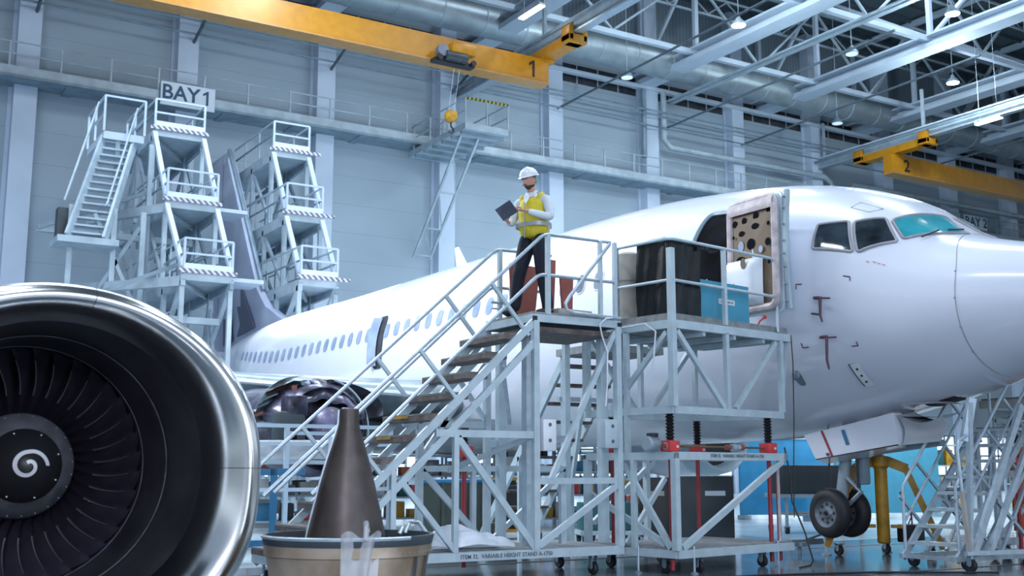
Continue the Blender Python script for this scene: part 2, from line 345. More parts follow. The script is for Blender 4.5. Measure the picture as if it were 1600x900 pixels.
# trolley on crane 1
t=thing('crane_trolley','dark hoist trolley with yellow box hanging on the crane bridge marked 1','trolley',(20.35,37.5,17.1)); t.scale=(.85,.85,.85)
MB().cyl((-.6,-.35,.15),(.5,-.35,.15),.24).build('hoist_drum','darkg',t); MB().cyl((-.75,-.45,.35),(-.75,-.1,.35),.28).build('hoist_motor','hub',t)
MB().box((-.3,-.5,.35),(.95,-.05,.85),.04).build('control_box','yellow',t)
MB().box((-1.1,-.3,-.15),(1.0,.2,.02)).build('trolley_frame','black',t)
for x in (-.9,-.3,.3,.85): MB().lathe([(-.12,.02),(-.12,.13),(0,.13),(0,.02)],(x,-.35,.0),'Y',14).build('trolley_wheel','black',t)
h=thing('crane_hook','yellow round hook block hanging on thin ropes below the trolley','hook',(20.0,37,14.3))
MB().lathe([(-.28,.02),(-.25,.2),(-.1,.3),(.15,.3),(.28,.2),(.3,.02)],(0,0,.5),'Y',20).box((-.22,-.2,.4),(.22,.2,.75)).build('hook_block','yellowd',h); h.scale=(.8,.8,.8)
MB().tube([(0,0,.25),(0,0,0),(.12,0,-.1),(.14,0,-.24),(0,0,-.33),(-.12,0,-.27)],.045,8).build('hook','black',h)
for x in (-.15,.15): MB().tube([(x,0,.7),(x+.4,.2,3.0)],.012,6).build('rope','steel2',h)
# ---------------- lamps
def bay(p,lit,label):
    t=thing('high_bay_lamp',label,'lamp',p,0,None)
    MB().lathe([(0,.3),(.12,.28),(.28,.12),(.4,.08),(.42,.01)],(0,0,0),'Z',20).build('lamp_housing','steeld' if not lit else 'steel2',t)
    MB().lathe([(-.02,.005),(-.02,.27),(.01,.28)],(0,0,0),'Z',20).build('lens','lamp' if lit else 'lampoff',t)
    MB().tube([(0,0,.4),(0,0,21.3-p[2]+5)],.018,6).build('cord','steel2',t)
    if lit:
        l=bpy.data.lights.new('lamp_light','POINT'); l.energy=900; l.color=(.8,.92,1); l.shadow_soft_size=.3; lo=bpy.data.objects.new('lamp_light',l); C.objects.link(lo); lo.location=(p[0],p[1],p[2]-.35)
bay((32.3,34.0,20),1,'lit round high-bay lamp beside the white roof beam, leftmost of the lit round lamps')
bay((39.05,28.4,20),1,'lit round high-bay lamp highest up under the dark roof')
bay((46.3,33.9,20),1,'lit round high-bay lamp below the topmost lit one, at right')
bay((39.05,33.8,20),0,'dim round high-bay lamp between two white roof beams under the dark roof')
bay((32.2,41.7,20),0,'dim round high-bay lamp beside the dark window strip')
bay((46.5,41.5,20),0,'dim round high-bay lamp low by the wall under the silver duct, at right')
def lin(x,y0,y1,z,label):
    t=thing('tube_lamp',label,'lamp',(x,(y0+y1)/2,z)); h=(y1-y0)/2
    MB().box((-.12,-h,0),(.12,h,.09)).build('lamp_tray','steel2',t); MB().box((-.13,-h,-.06),(.13,h,0),.02).build('diffuser','lampw',t)
    for yy in (-h*.7,h*.7): MB().tube([(0,yy,.09),(0,yy,27.2-z)],.012,6).build('suspension','steel2',t)
lin(23.32,35.6,37.2,19.5,'bright tube lamp at the top above crane end 1'); lin(47.6,32.3,33.7,18.05,'bright tube lamp at far right below the roof beams')
# signs
s=thing('bay_sign','white sign reading BAY 1 on the catwalk railing above the left dock','sign',(11.85,44.35,16.22)); MB().box((-1.1,0,-.52),(1.1,.05,.45)).build('board','signb',s); text('lettering','BAY',.84,'signt',s,(-.30,-.008,0),sx=1.0); numeral_one(s,'numeral',.78,-.002,0,.60,'signt')
s=thing('bay_sign','white sign reading BAY 2 on the catwalk railing above the nose','sign',(61.9,44.3,16.75)); MB().box((-1.1,0,-.42),(1.1,.05,.42)).build('board','signb',s); text('lettering','BAY 2',.84,'signt',s,(0,-.008,0),sx=1.0)
# ---------------- lights
def area(loc,rot,size,e,col=(.82,.9,1),sy=None):
    l=bpy.data.lights.new('area_light','AREA'); l.energy=e; l.size=size; l.color=col
    if sy: l.shape='RECTANGLE'; l.size_y=sy
    o=bpy.data.objects.new('area_light',l); C.objects.link(o); o.location=loc; o.rotation_euler=tuple(R(a) for a in rot); return o
for x in (0,14,28,42):
    for y in (4,18,32): area((x,y,20.8 if x<16 else 26.5),(0,0,0),1.4,1150,(.76,.87,1),sy=7)
area((3.5,20.5,9.5),(0,-60,0),4,1700,(.88,.93,1),sy=6)      
area((-.6,.8,3.6),(62,0,-14),.9,200,(.84,.84,1))  # added light, brightens the fan inside the intake
area((27,31,8),(82,0,0),16,1300,(.70,.83,1),sy=8)  # added wash light on the lower back wall
area((-2,30,7),(82,0,0),10,500,(.66,.76,1),sy=6)  # weaker added wash for the left part of the wall
area((7,-5,2.6),(84,0,-12),9,420,(.74,.84,1),sy=3)      # added fill light for the lower nose
area((3,-6,8),(60,0,-20),9,600,(.72,.82,1),sy=5)
area((16,30,6),(0,0,0),10,900,(.9,.95,1),sy=8)  # this and the next: added downlights, brighten the far floor
area((24,20,5),(0,0,0),6,500,(.9,.95,1),sy=6)
area((8,36,19),(-25,0,0),10,1500,(.62,.76,1),sy=6)
w=bpy.data.worlds.new('world'); scene.world=w; w.use_nodes=True; nt=w.node_tree; bg=nt.nodes['Background']
tc=nt.nodes.new('ShaderNodeTexCoord'); sp=nt.nodes.new('ShaderNodeSeparateXYZ'); nt.links.new(tc.outputs['Generated'],sp.inputs[0])
r=nt.nodes.new('ShaderNodeValToRGB'); e=r.color_ramp.elements; e[0].position=.0; e[0].color=(.16,.21,.28,1); e[1].position=1; e[1].color=(.42,.54,.70,1)
a=r.color_ramp.elements.new(.06); a.color=(.30,.37,.46,1); a=r.color_ramp.elements.new(.12); a.color=(1.1,1.25,1.4,1); a=r.color_ramp.elements.new(.22); a.color=(1.0,1.15,1.3,1); a=r.color_ramp.elements.new(.27); a.color=(.36,.46,.60,1)
nt.links.new(sp.outputs['Z'],r.inputs['Fac']); nt.links.new(r.outputs['Color'],bg.inputs['Color']); bg.inputs['Strength'].default_value=.85
scene.view_settings.view_transform='Standard'; scene.view_settings.look='None'; scene.view_settings.exposure=0; scene.view_settings.gamma=1
# ================================================================ AIRCRAFT
AX,AY,ZB,K=12.8,7.15,1.64,1.025
SEC=[(0,1.60,1.66,.03,1.63),(.12,1.38,1.86,.33,1.62),(.4,1.15,2.04,.60,1.6),(.8,.97,2.2,.86,1.6),(1.2,.82,2.32,1.06,1.6),(1.6,.69,2.43,1.22,1.62),(1.95,.58,2.56,1.33,1.66),(2.3,.49,2.80,1.43,1.74),(2.7,.41,3.10,1.53,1.84),(3.1,.33,3.30,1.61,1.92),(3.7,.21,3.53,1.70,2.0),(4.7,.08,3.78,1.80,2.07),(6.0,.01,3.96,1.86,2.1),(7.5,0,4.1,1.88,2.1),(9.5,0,4.16,1.88,2.1),(20,0,4.16,1.88,2.1),(22.5,.04,4.2,1.88,2.12),(24.5,.4,4.22,1.83,2.3),(26.5,.95,4.18,1.66,2.6),(28.5,1.55,4.03,1.38,2.85),(30.5,2.15,3.92,1.0,3.05),(32.5,2.75,3.75,.55,3.22),(33.6,3.1,3.55,.2,3.3)]
def sec(s):
    S=SEC; n=len(S); s=max(0,min(33.6,s))
    for i in range(n-1):
        if s<=S[i+1][0]: break
    a,b=S[i],S[i+1]; h=b[0]-a[0]; t=(s-a[0])/h; out=[]
    for c in range(1,5):
        def m(j):
            if j==0: return (S[1][c]-S[0][c])/(S[1][0]-S[0][0])
            if j==n-1: return (S[-1][c]-S[-2][c])/(S[-1][0]-S[-2][0])
            d0=(S[j][c]-S[j-1][c])/(S[j][0]-S[j-1][0]); d1=(S[j+1][c]-S[j][c])/(S[j+1][0]-S[j][0])
            return 0 if d0*d1<=0 else 2*d0*d1/(d0+d1)
        m0,m1=m(i),m(i+1)
        out.append((2*t**3-3*t*t+1)*a[c]+(t**3-2*t*t+t)*h*m0+(-2*t**3+3*t*t)*b[c]+(t**3-t*t)*h*m1)
    return out
def fp(s,a,off=0):
    b,t,w,c=sec(s); a=R(a); sn=math.sin(a); hh=(t-c) if sn>0 else (c-b)
    L=math.hypot(math.cos(a)/max(w,.02),sn/max(hh,.02)) or 1
    return (K*(w*math.cos(a))+off*math.cos(a)/max(w,.02)/L, K*s, ZB+K*(c+hh*sn)+off*sn/max(hh,.02)/L)
ac=thing('aircraft','white twin-engine jet airliner on jacks with its open front door beside the work platform','aircraft',(AX,AY,0))
ss=[0,.04,.12,.25,.4,.6,.8,1,1.2,1.4,1.6,1.8,1.95,2.1,2.3,2.5,2.7,2.9,3.1,3.4,3.7,4.2,4.7,5.3,6,6.8,7.5,8.5,9.5]+[10.5+k for k in range(10)]+[21,22.5,23.5,24.5,25.5,26.5,27.5,28.5,29.5,30.5,31.5,32.5,33.2,33.6]
mb=MB(); N=72
vs=[fp(s,360*k/N) for s in ss for k in range(N)]; fs=[(j*N+k,j*N+(k+1)%N,(j+1)*N+(k+1)%N,(j+1)*N+k) for j in range(len(ss)-1) for k in range(N)]
mb.add(vs,fs); mb.build('fuselage','white',ac,60)
def patch(s0,s1,a0,a1,off,nu=6,nv=8,rad=.0):
    return MB().grid(lambda u,v:fp(s0+(s1-s0)*u,a0+(a1-a0)*v,off),nu,nv)
# polygonal patch given corner (s,a) quads (bilinear)
def quad(c,off,n=10):
    (a,b,c2,d)=c
    return MB().grid(lambda u,v:fp(*[(a[i]*(1-u)*(1-v)+b[i]*u*(1-v)+c2[i]*u*v+d[i]*(1-u)*v) for i in (0,1)],off),n,n)
def ring(pts,r,m,name,parent,off=.0,closed=True,n=6):
    return MB().tube([fp(s,a,off) for s,a in pts],r,n,True,closed).build(name,m,parent)
def rpath(c,k=10,rr=.18):
    # rounded quad path through 4 (s,a) corners
    out=[]; n=len(c)
    for i in range(n):
        p0,p1,p2=c[i-1],c[i],c[(i+1)%n]
        A=[p1[j]+(p0[j]-p1[j])*rr for j in (0,1)]; B=[p1[j]+(p2[j]-p1[j])*rr for j in (0,1)]
        for q in range(5):
            t=q/4; out.append(tuple((1-t)**2*A[j]+2*t*(1-t)*p1[j]+t*t*B[j] for j in (0,1)))
        Bn=B; p3=c[(i+1)%n]; A2=[p3[j]+(p1[j]-p3[j])*rr for j in (0,1)]
        for q in range(1,k): out.append(tuple(Bn[j]+(A2[j]-Bn[j])*q/k for j in (0,1)))
    return out
def pane(c,off,rr=.18,rings=7):
    path=rpath(c,10,rr); cs=[sum(p[j] for p in path)/len(path) for j in (0,1)]; n=len(path); vs=[fp(*cs,off)]; fs=[]
    for q in range(1,rings+1):
        t=q/rings
        vs+=[fp(cs[0]+(p[0]-cs[0])*t,cs[1]+(p[1]-cs[1])*t,off) for p in path]
    for k in range(n): fs.append((0,1+k,1+(k+1)%n))
    for q in range(rings-1):
        for k in range(n): fs.append((1+q*n+k,1+(q+1)*n+k,1+(q+1)*n+(k+1)%n,1+q*n+(k+1)%n))
    return MB().add(vs,fs)
# cockpit glazing
def glazing(name,c,m,rr=.09,fr=.022,fo=.016):
    o=pane(c,.012,rr).build(name,m,ac,80); ring(rpath(c,10,rr),fr,'winframe','window_seal',o,.006)
W1=[(2.25,137.5),(2.53,127.5),(2.36,92.5),(1.87,101.5)]
W2=[(2.67,158.5),(2.90,139.2),(2.60,128.5),(2.29,141.5)]
W3=[(3.30,160.5),(3.36,145.5),(2.97,139.5),(2.73,159)]
for nm,c,m in (('windshield',W1,'glasst'),('cockpit_window',W2,'glassd'),('cockpit_window',W3,'glassd')):
    glazing(nm,c,m); glazing(nm,[(s,180-a) for s,a in c][::-1],m)
for c in (((2.10,131),(2.05,118)),((2.02,112),(1.93,104))):
    MB().tube([fp(c[0][0]-.02,c[0][1],.05),fp(c[1][0]-.02,c[1][1],.06)],.012,6).build('wiper','black',ac)
# radome seam
ring([(1.47+.45*max(0,math.sin(R(a)))**3+.1*max(0,-math.sin(R(a)))**2,a) for a in range(0,360,5)],.006,'winframe','radome_seam',ac,.0)
for a in (158,182,204,226): MB().sphere(fp(1.475+.45*max(0,math.sin(R(a)))**3+.1*max(0,-math.sin(R(a)))**2,a,.0),.014,8,5).build('radome_screw','winframe',ac)
# cabin windows on both sides
DOOR=(4.45,5.5)
wa=165
for k in range(42):
    s=6.68+.5*k
    if s>26.5: break
    for side in (0,1):
        if side and k%2: pass
        def A(da): return (wa+da) if not side else 180-(wa+da)
        if not side and 15.75<s<16.45: continue
        c=[(s-.125,A(4.8)),(s-.125,A(-4.8)),(s+.125,A(-4.8)),(s+.125,A(4.8))]
        o=pane(c,.008,.42,3).build('cabin_window','cabwin' if (k<4) else 'cabwinl',ac,80)
        if not side and k<6: ring(rpath(c,4,.42),.012,'white2','window_rim',o,.006)
# front door aperture: dark patch on the skin stands in for the unlit cabin
D=[(4.62,189),(4.62,137),(5.48,137),(5.48,189)]
da=pane(D,.010,.16).build('door_aperture','void',ac,80); ring(rpath(D,10,.16),.045,'steeld','aperture_frame',da,.012)
MB().box((-1.72,4.85,4.1),(-1.74,5.5,4.12)).build('sill_strip','brown',da)  # thin brown bar at the door opening
# open door leaf, swung forward on its arm
dl=Vector((10.72-AX,0,0))
def dpt(u,v):  # u 0..1 aft->forward, v 0..1 bottom->top
    y=(11.70-.93*u)-AY; z=3.30+1.64*v
    x=10.74-AX+.16*(v-.35)**2*2.2*(1 if v>.35 else .6)
    return x,y-.10*(1-v),z
def leaf(off,ins=0,bv=0):
    pts=[]
    def rr(u,v): return dpt(ins+(1-2*ins)*u,ins+(1-2*ins)*v)
    return MB().grid(lambda u,v:(rr(u,v)[0]+off,rr(u,v)[1],rr(u,v)[2]),8,14)
def rrect(n=6,ra=.14,ins=0.0):
    P=[]
    for (cu,cv,a0) in ((1-ra-ins,1-ra*.6-ins,0),(ra+ins,1-ra*.6-ins,90),(ra+ins,ra*.6+ins,180),(1-ra-ins,ra*.6+ins,270)):
        for q in range(n+1):
            a=R(a0+90*q/n); P.append((cu+ra*math.cos(a),cv+ra*.6*math.sin(a)))
    return P
def leafsolid(x0,x1,ra=.14,ins=0.0,rings=6):
    P=rrect(6,ra,ins); n=len(P); vs=[]; fs=[]
    for xo in (x0,x1):
        o=len(vs); vs.append((dpt(.5,.5)[0]+xo,)+dpt(.5,.5)[1:])
        for q in range(1,rings+1):
            for (u,v) in P:
                uu,vv=.5+(u-.5)*q/rings,.5+(v-.5)*q/rings; p=dpt(uu,vv); vs.append((p[0]+xo,p[1],p[2]))
        for k in range(n): fs.append((o,o+1+k,o+1+(k+1)%n))
        for q in range(rings-1):
            for k in range(n): fs.append((o+1+q*n+k,o+1+(q+1)*n+k,o+1+(q+1)*n+(k+1)%n,o+1+q*n+(k+1)%n))
    o2=1+n*rings
    for k in range(n): a=1+(rings-1)*n; fs.append((a+k,a+(k+1)%n,o2+a+(k+1)%n,o2+a+k))
    return MB().add(vs,fs)
dr=leafsolid(.02,.07,.14,-.02).build('front_door','white',ac,50)
leafsolid(-.02,.05,.14,.0).build('door_edge','steel2',dr,50)
P=rrect(6,.14,.035); MB().tube([(dpt(u,v)[0]-.05,dpt(u,v)[1],dpt(u,v)[2]) for u,v in P],.052,8,True,True).build('padded_rim','pink',dr)
leafsolid(-.045,-.02,.1,.05).build('door_lining','brown',dr,50)
MB().grid(lambda u,v:(dpt(.03+.94*u,.86+.12*v)[0]-.085-.03*math.sin(math.pi*v),)+dpt(.03+.94*u,.86+.12*v)[1:],12,6).build('padded_top','pink',dr)
def dh(u,v,r,m='void',name='lining_hole',el=1):
    p=dpt(u,v); return MB().grid(lambda a,b:(p[0]-.052,p[1]+r*el*b*math.cos(2*math.pi*a),p[2]+r*b*math.sin(2*math.pi*a)),14,2,True).build(name,m,dr)
for u,v,r,el in ((.16,.79,.05,1),(.36,.80,.05,1),(.60,.82,.055,1),(.87,.85,.055,1),(.15,.67,.025,1),(.32,.69,.04,1.5),(.60,.73,.045,1.6),(.87,.73,.03,1),(.87,.57,.055,1),(.3,.46,.05,1.8),(.88,.40,.03,1),(.52,.58,.08,1)): dh(u,v,r,el=el)
dh(.31,.58,.075,'cabwinl','lining_window',.75); dh(.72,.52,.05,'cabwinl','lining_window',.8)
MB().bar(dpt(.52,.62)[0:1]+dpt(.52,.62)[1:],tuple(a+b for a,b in zip(dpt(.62,.3),(-.1,0,0))),.05,.03).build('hinge_arm','galv',dr)
mb=MB(); g=[]
def slide(u,v,t):
    p=dpt(-.05+.75*u+.07*v,.06+.40*v); return (p[0]-.06-.14*t,p[1],p[2])
def slf(a,b):
    # rounded front cushion
    return slide(a,b,(1-(2*a-1)**8)*(1-(2*b-1)**8))
MB().grid(slf,16,14).build('slide_bustle','white2',dr,60)
p=slide(.68,.86,1); MB().grid(lambda a,b:(p[0]-.01,p[1]+.05*b*math.cos(2*math.pi*a),p[2]+.075*b*math.sin(2*math.pi*a)),14,2,True).build('bustle_gauge','brown',dr)
# flange ring with bolts seen at the forward edge
MB().tube([(dpt(1.07,v)[0]+.06,dpt(1.07+.04*math.sin(math.pi*v),v)[1],dpt(1,v)[2]) for v in [i/12 for i in range(0,13)]],.045,8).build('edge_flange','steel2',dr)
for v in (.06,.2,.34,.45,.56,.7,.84,.94): 
    p=dpt(1.08+.04*math.sin(math.pi*v),v); MB().sphere((p[0]-.0,p[1],p[2]),.018,8,5).build('edge_bolt','steeld',dr)
# overwing exit, ajar
E1=[(15.78,188),(15.78,154),(16.28,154),(16.28,188)]
o=pane(E1,.012,.25).build('overwing_exit','dark',ac,80); 
MB().grid(lambda u,v:fp(16.02+.26*u,156+30*v,.05+.10*u),3,10).build('exit_hatch','cabwinl',o)
# fin and fillet
fz=ZB+K*4.05
fin=[(25.2,fz-.3),(26.6,fz+.15),(28.2,fz+.75),(29.2,fz+1.5),(33.6,fz+7.6),(35.9,fz+7.6),(34.6,fz+.2),(34.2,fz-.6)]
def foil(poly,th):
    vs=[];n=len(poly); cy=sum(p[0] for p in poly)/n; cz=sum(p[1] for p in poly)/n
    out=[(x,y,z) for x in (0,) for y,z in poly]; inn=[(cy+(y-cy)*.86,cz+(z-cz)*.9) for y,z in poly]
    vs=[(0,y,z) for y,z in poly]+[(-th,y,z) for y,z in inn]+[(th,y,z) for y,z in inn]
    fs=[(i,(i+1)%n,n+(i+1)%n,n+i) for i in range(n)]+[((i+1)%n,i,2*n+i,2*n+(i+1)%n) for i in range(n)]+[tuple(range(n,2*n)),tuple(range(3*n-1,2*n-1,-1))]
    return MB().add(vs,fs)
f=foil([(y*K,z) for y,z in fin],.16).build('fin','fin',ac,30)
MB().box((-.17,34.6*K-.9,fz+.5),(.17,34.6*K-.86,fz+7.3)).build('rudder_gap','steeld',f)
MB().tube([(0,29.2*K,fz+1.5),(0,33.6*K,fz+7.6)],.09,8).build('leading_edge','steeld',f)
mp=[(30.2,fz+.1),(30.5,fz+1.35),(30.9,fz+.7),(31.2,fz+.95),(31.5,fz+.2),(32.5,fz+.15),(33.3,fz+1.9),(33.45,fz+.9),(33.9,fz+1.0),(33.8,fz+.1)]
for a,b in ((0,6),): pass
MB().prism([(29.4*K,fz+.25),(31.0*K,fz+1.9),(30.9*K,fz+1.15),(31.3*K,fz+1.2),(30.9*K,fz+.5),(31.2*K,fz+.1)],-.235,-.20,'X').prism([(31.7*K,fz+.0),(32.2*K,fz+1.55),(32.4*K,fz+.9),(32.8*K,fz+.9),(32.7*K,fz-.1)],-.235,-.20,'X').build('tail_marking',mat('tail_marking_paint',(.10,.115,.17),.5,var=0),f)
# wings
def wing(sg):
    rt=[(1.2,13.1,2.05),(1.2,20.2,1.75)]
    def sect(x,y0,y1,z,t):
        ch=y1-y0; P=[]
        for a in range(0,21):
            q=a/20; xx=(1-math.cos(math.pi*q))/2; th=t*5*ch*(.2969*math.sqrt(xx)-.126*xx-.3516*xx**2+.2843*xx**3-.1036*xx**4); P.append((x,y0+xx*ch,z+th))
        for a in range(19,0,-1):
            q=a/20; xx=(1-math.cos(math.pi*q))/2; th=t*5*ch*(.2969*math.sqrt(xx)-.126*xx-.3516*xx**2+.2843*xx**3-.1036*xx**4); P.append((x,y0+xx*ch,z-th*.8))
        return P
    S=[sect(sg*1.2,12.6,20.6,2.62,.13),sect(sg*1.9,13.2,20.6,2.68,.125),sect(sg*5.0,15.1,20.7,2.95,.11),sect(sg*17.2,22.2,24.0,4.2,.1)]
    n=len(S[0]); vs=[p for s in S for p in s]; fs=[(j*n+k,j*n+(k+1)%n,(j+1)*n+(k+1)%n,(j+1)*n+k) for j in range(3) for k in range(n)]+[tuple(range(3*n,4*n))]
    w=MB().add(vs,fs).build('wing','wing',ac,50)
    MB().tube([(sg*1.9,13.15,2.67),(sg*5,15.05,2.94)],.06,8).tube([(sg*5,15.05,2.94),(sg*17.2,22.15,4.2)],.05,8).build('leading_edge','steel2',w)
    return w
wing(-1); wing(1)
MB().grid(lambda u,v:((-2.2+4.4*u),12.0+10.2*v,ZB+.55-.62*(1-(2*u-1)**4)*(math.sin(math.pi*v)**.35)),14,16).build('wing_body_fairing','belly',ac,60)
for sg in (-1,1):
    MB().add([(sg*.3,31.5,5.25),(sg*.3,34.6,5.2),(sg*7.2,36.3,5.9),(sg*7.2,35.0,5.92),(sg*.3,31.5,5.05),(sg*.3,34.6,5.1),(sg*7.2,36.3,5.83),(sg*7.2,35.0,5.83)],[(0,1,2,3),(7,6,5,4),(0,4,5,1),(1,5,6,2),(2,6,7,3),(3,7,4,0)]).build('tailplane','fin',ac)
# blade antenna
p=fp(14.84,97); MB().add([(p[0]-.02,p[1],p[2]-.05),(p[0]+.02,p[1],p[2]-.05),(p[0]+.02,p[1]+.5,p[2]-.05),(p[0]-.02,p[1]+.5,p[2]-.05),(p[0],p[1]+.45,p[2]+.5),(p[0],p[1]+.65,p[2]+.5)],[(0,3,2,1),(0,1,4),(1,2,5,4),(2,3,5),(3,0,4,5)]).build('blade_antenna','white2',ac)
# nose markings, probes, vents
def corner(s,a,ds,daa):
    MB().tube([fp(s+ds,a,.004),fp(s,a,.004),fp(s,a+daa,.004)],.008,4).build('corner_mark',mat('dark_mark',(.12,.06,.09),.6,var=0) if 'dark_mark' not in M else M['dark_mark'],ac)
M['dark_mark']=mat('dark_mark',(.10,.045,.07),.6,var=0)
corner(3.50,180,-.09,2.2); corner(2.72,174,.09,2.2); corner(2.80,210,.09,-2.2); corner(3.6,208,-.09,-2.2)
for (s,a,l) in ((3.10,186,10),(3.14,204,13)):
    g=MB().tube([fp(s+.13,a,.02),fp(s+.02,a,.03)],.02,8).tube([fp(s+.03,a,.06),fp(s-.14,a,.07)],.012,8).build('pitot_probe','dark_mark',ac)
    q=Vector(fp(s,a,.07)); MB().tube([q,q+Vector((-.01,0,-.5*l*.045)),q+Vector((.01,-.01,-l*.032))],[.022,.018,.012],6).build('probe_streamer','dark_mark',g)
MB().tube([fp(3.30,193,.02),fp(3.16,193.5,.05)],.014,6).build('sensor_vane','dark_mark',ac)
pp=fp(2.96,226,.03)
o=patch(2.90,3.03,219,233,.03).build('vent_plate','white2',ac); 
for a in (222,226,230): MB().sphere(fp(2.965,a,.03),(.018,.018,.018),8,5).build('vent_slot','black',o)
patch(3.03,3.06,219,233,.016).build('vent_shadow','dark_mark',ac)
pane([(3.83,226),(3.83,218),(3.95,218),(3.95,226)],.004,.4,3).build('open_valve','steeld',ac); MB().sphere(fp(3.9,220,.0),(.05,.07,.08),10,6).build('valve_body','steeld',ac)
ring([(2.85,128),(3.12,128),(3.1,121),(2.75,121)],.004,'winframe','hatch_outline',ac,.003)
for i,(s,a) in enumerate(((2.42,162),(2.36,162),(2.30,162),(2.50,163))): patch(s,s+.04,a,a-.8,.003,2,2).build('small_lettering',mat('faded_red',(.5,.25,.3),.6,var=0) if 'faded_red' not in M else M['faded_red'],ac)
# nose gear bay, doors and gear
patch(2.3,2.75,262,276,.004,10,8).build('gear_bay','dark',ac,80)
o=MB().grid(lambda u,v:(-.55+.5*u,2.35+.62*v,2.05+.07*math.sin(3*u*v)+.1*v*0),6,6).build('bay_lip','belly',ac)
def world(*p): return Vector((p[0]-AX,p[1]-AY,p[2]))
# long left gear door hanging in view
GD=[(12.2,11.785,1.702),(12.2,11.571,1.353),(12.3,10.25,1.961),(12.3,10.194,1.536)]
def gdp(t,z,o=-.006):
    a,b,c_,d=[Vector(p) for p in GD]; tp=a.lerp(c_,t); bt=b.lerp(d,t); q=bt.lerp(tp,z); return world(q.x+o,q.y,q.z)
off=Vector((.28,.05,-.06))
F_=[gdp(0,1,0),gdp(0,0,0),gdp(1,0,0),gdp(1,1,0)]
gd=MB().add(F_+[v+off for v in F_],[(0,1,2,3),(7,6,5,4),(0,4,5,1),(1,5,6,2),(2,6,7,3),(3,7,4,0)]).build('gear_door','white',ac)
def strip(t0,t1,z0,z1,m,name): MB().add([gdp(t0,z0),gdp(t1,z0),gdp(t1,z1),gdp(t0,z1)],[(0,1,2,3)]).build(name,m,gd)
strip(.20,.225,0,1,'red','red_stripe'); strip(.42,.46,.3,.85,'blued','blue_label'); strip(.15,.19,.05,.16,'dark_mark','small_label')
strip(0,1,-.02,.02,'black','rubber_edge')
P1,P2,P3,P4=Vector((12.33,10.21,1.93)),Vector((12.33,10.16,1.53)),Vector((12.36,9.52,1.90)),Vector((12.36,9.58,1.57))
MB().grid(lambda u,v:world(*(P1.lerp(P3,u).lerp(P2.lerp(P4,u),v)+Vector((.10*math.sin(math.pi*v),0,-.10*math.sin(math.pi*u)*(1-v))))),12,8).grid(lambda u,v:world(*(P1.lerp(P3,u)+Vector((.35*v,0,.05*v-.10*math.sin(math.pi*u))))),10,5).build('forward_door_skin','belly',ac,60)
MB().grid(lambda u,v:world(*(P1+Vector((.02+.4*v,-.02-.45*u,-.02-.02*u)))),4,4).build('door_recess','dark',ac)
MB().bar(world(12.5,11.7,1.36),world(12.55,9.7,1.56),.1,.08).build('door_drive','steeld',ac)
ng=MB().tube([(-.16,4.1,2.2),(-.16,4.42,.62)],.085,14).build('gear_strut','steel2',ac)
MB().tube([(-.16,4.27,1.25),(-.16,4.42,.58)],.055,14).build('piston','chrome',ng); MB().tube([(-.12,3.0,2.1),(-.12,4.05,1.35)],.045,10).build('drag_brace','steeld',ng)
MB().tube([(-.2,4.22,1.1),(-.2,3.98,.9),(-.2,4.36,.62)],.035,8).build('torsion_link','galv',ng); MB().tube([(-.36,4.42,.6),(.04,4.42,.6)],.05,12).build('axle','steeld',ng)
for yy in (3.98,4.5): MB().tube([(-.25,yy,1.9),(-.2,yy+.05,.85)],.015,6).build('hydraulic_line','black',ng)
MB().box((-.2,3.92,1.0),(-.05,4.08,1.5),.03).build('steering_unit','steeld',ng)
for x in (-.36,.04):
    w=MB().lathe([(-.1,.2),(-.105,.24),(-.10,.30),(-.06,.34),(0,.352),(.06,.34),(.10,.30),(.105,.24),(.1,.2)],(x,4.42,.6),'X',40).build('tyre','rubber',ac,50)
    MB().lathe([(-.085,.0),(-.09,.06),(-.06,.09),(-.06,.16),(-.1,.2),(-.095,.215),(.095,.215),(.1,.2),(.06,.16),(.06,.09),(.09,.06),(.085,0)],(x,4.42,.6),'X',28).build('hub','hub',w)
    for k in range(8):
        a=R(45*k); MB().grid(lambda u,v:(x-.064,4.42+.125*math.cos(a)+.022*v*math.cos(2*math.pi*u),.6+.125*math.sin(a)+.022*v*math.sin(2*math.pi*u)),8,2,True).build('hub_hole','black',w)
    MB().lathe([(-.11,.0),(-.11,.03),(-.08,.035)],(x,4.42,.6),'X',12).build('axle_cap','black',w)
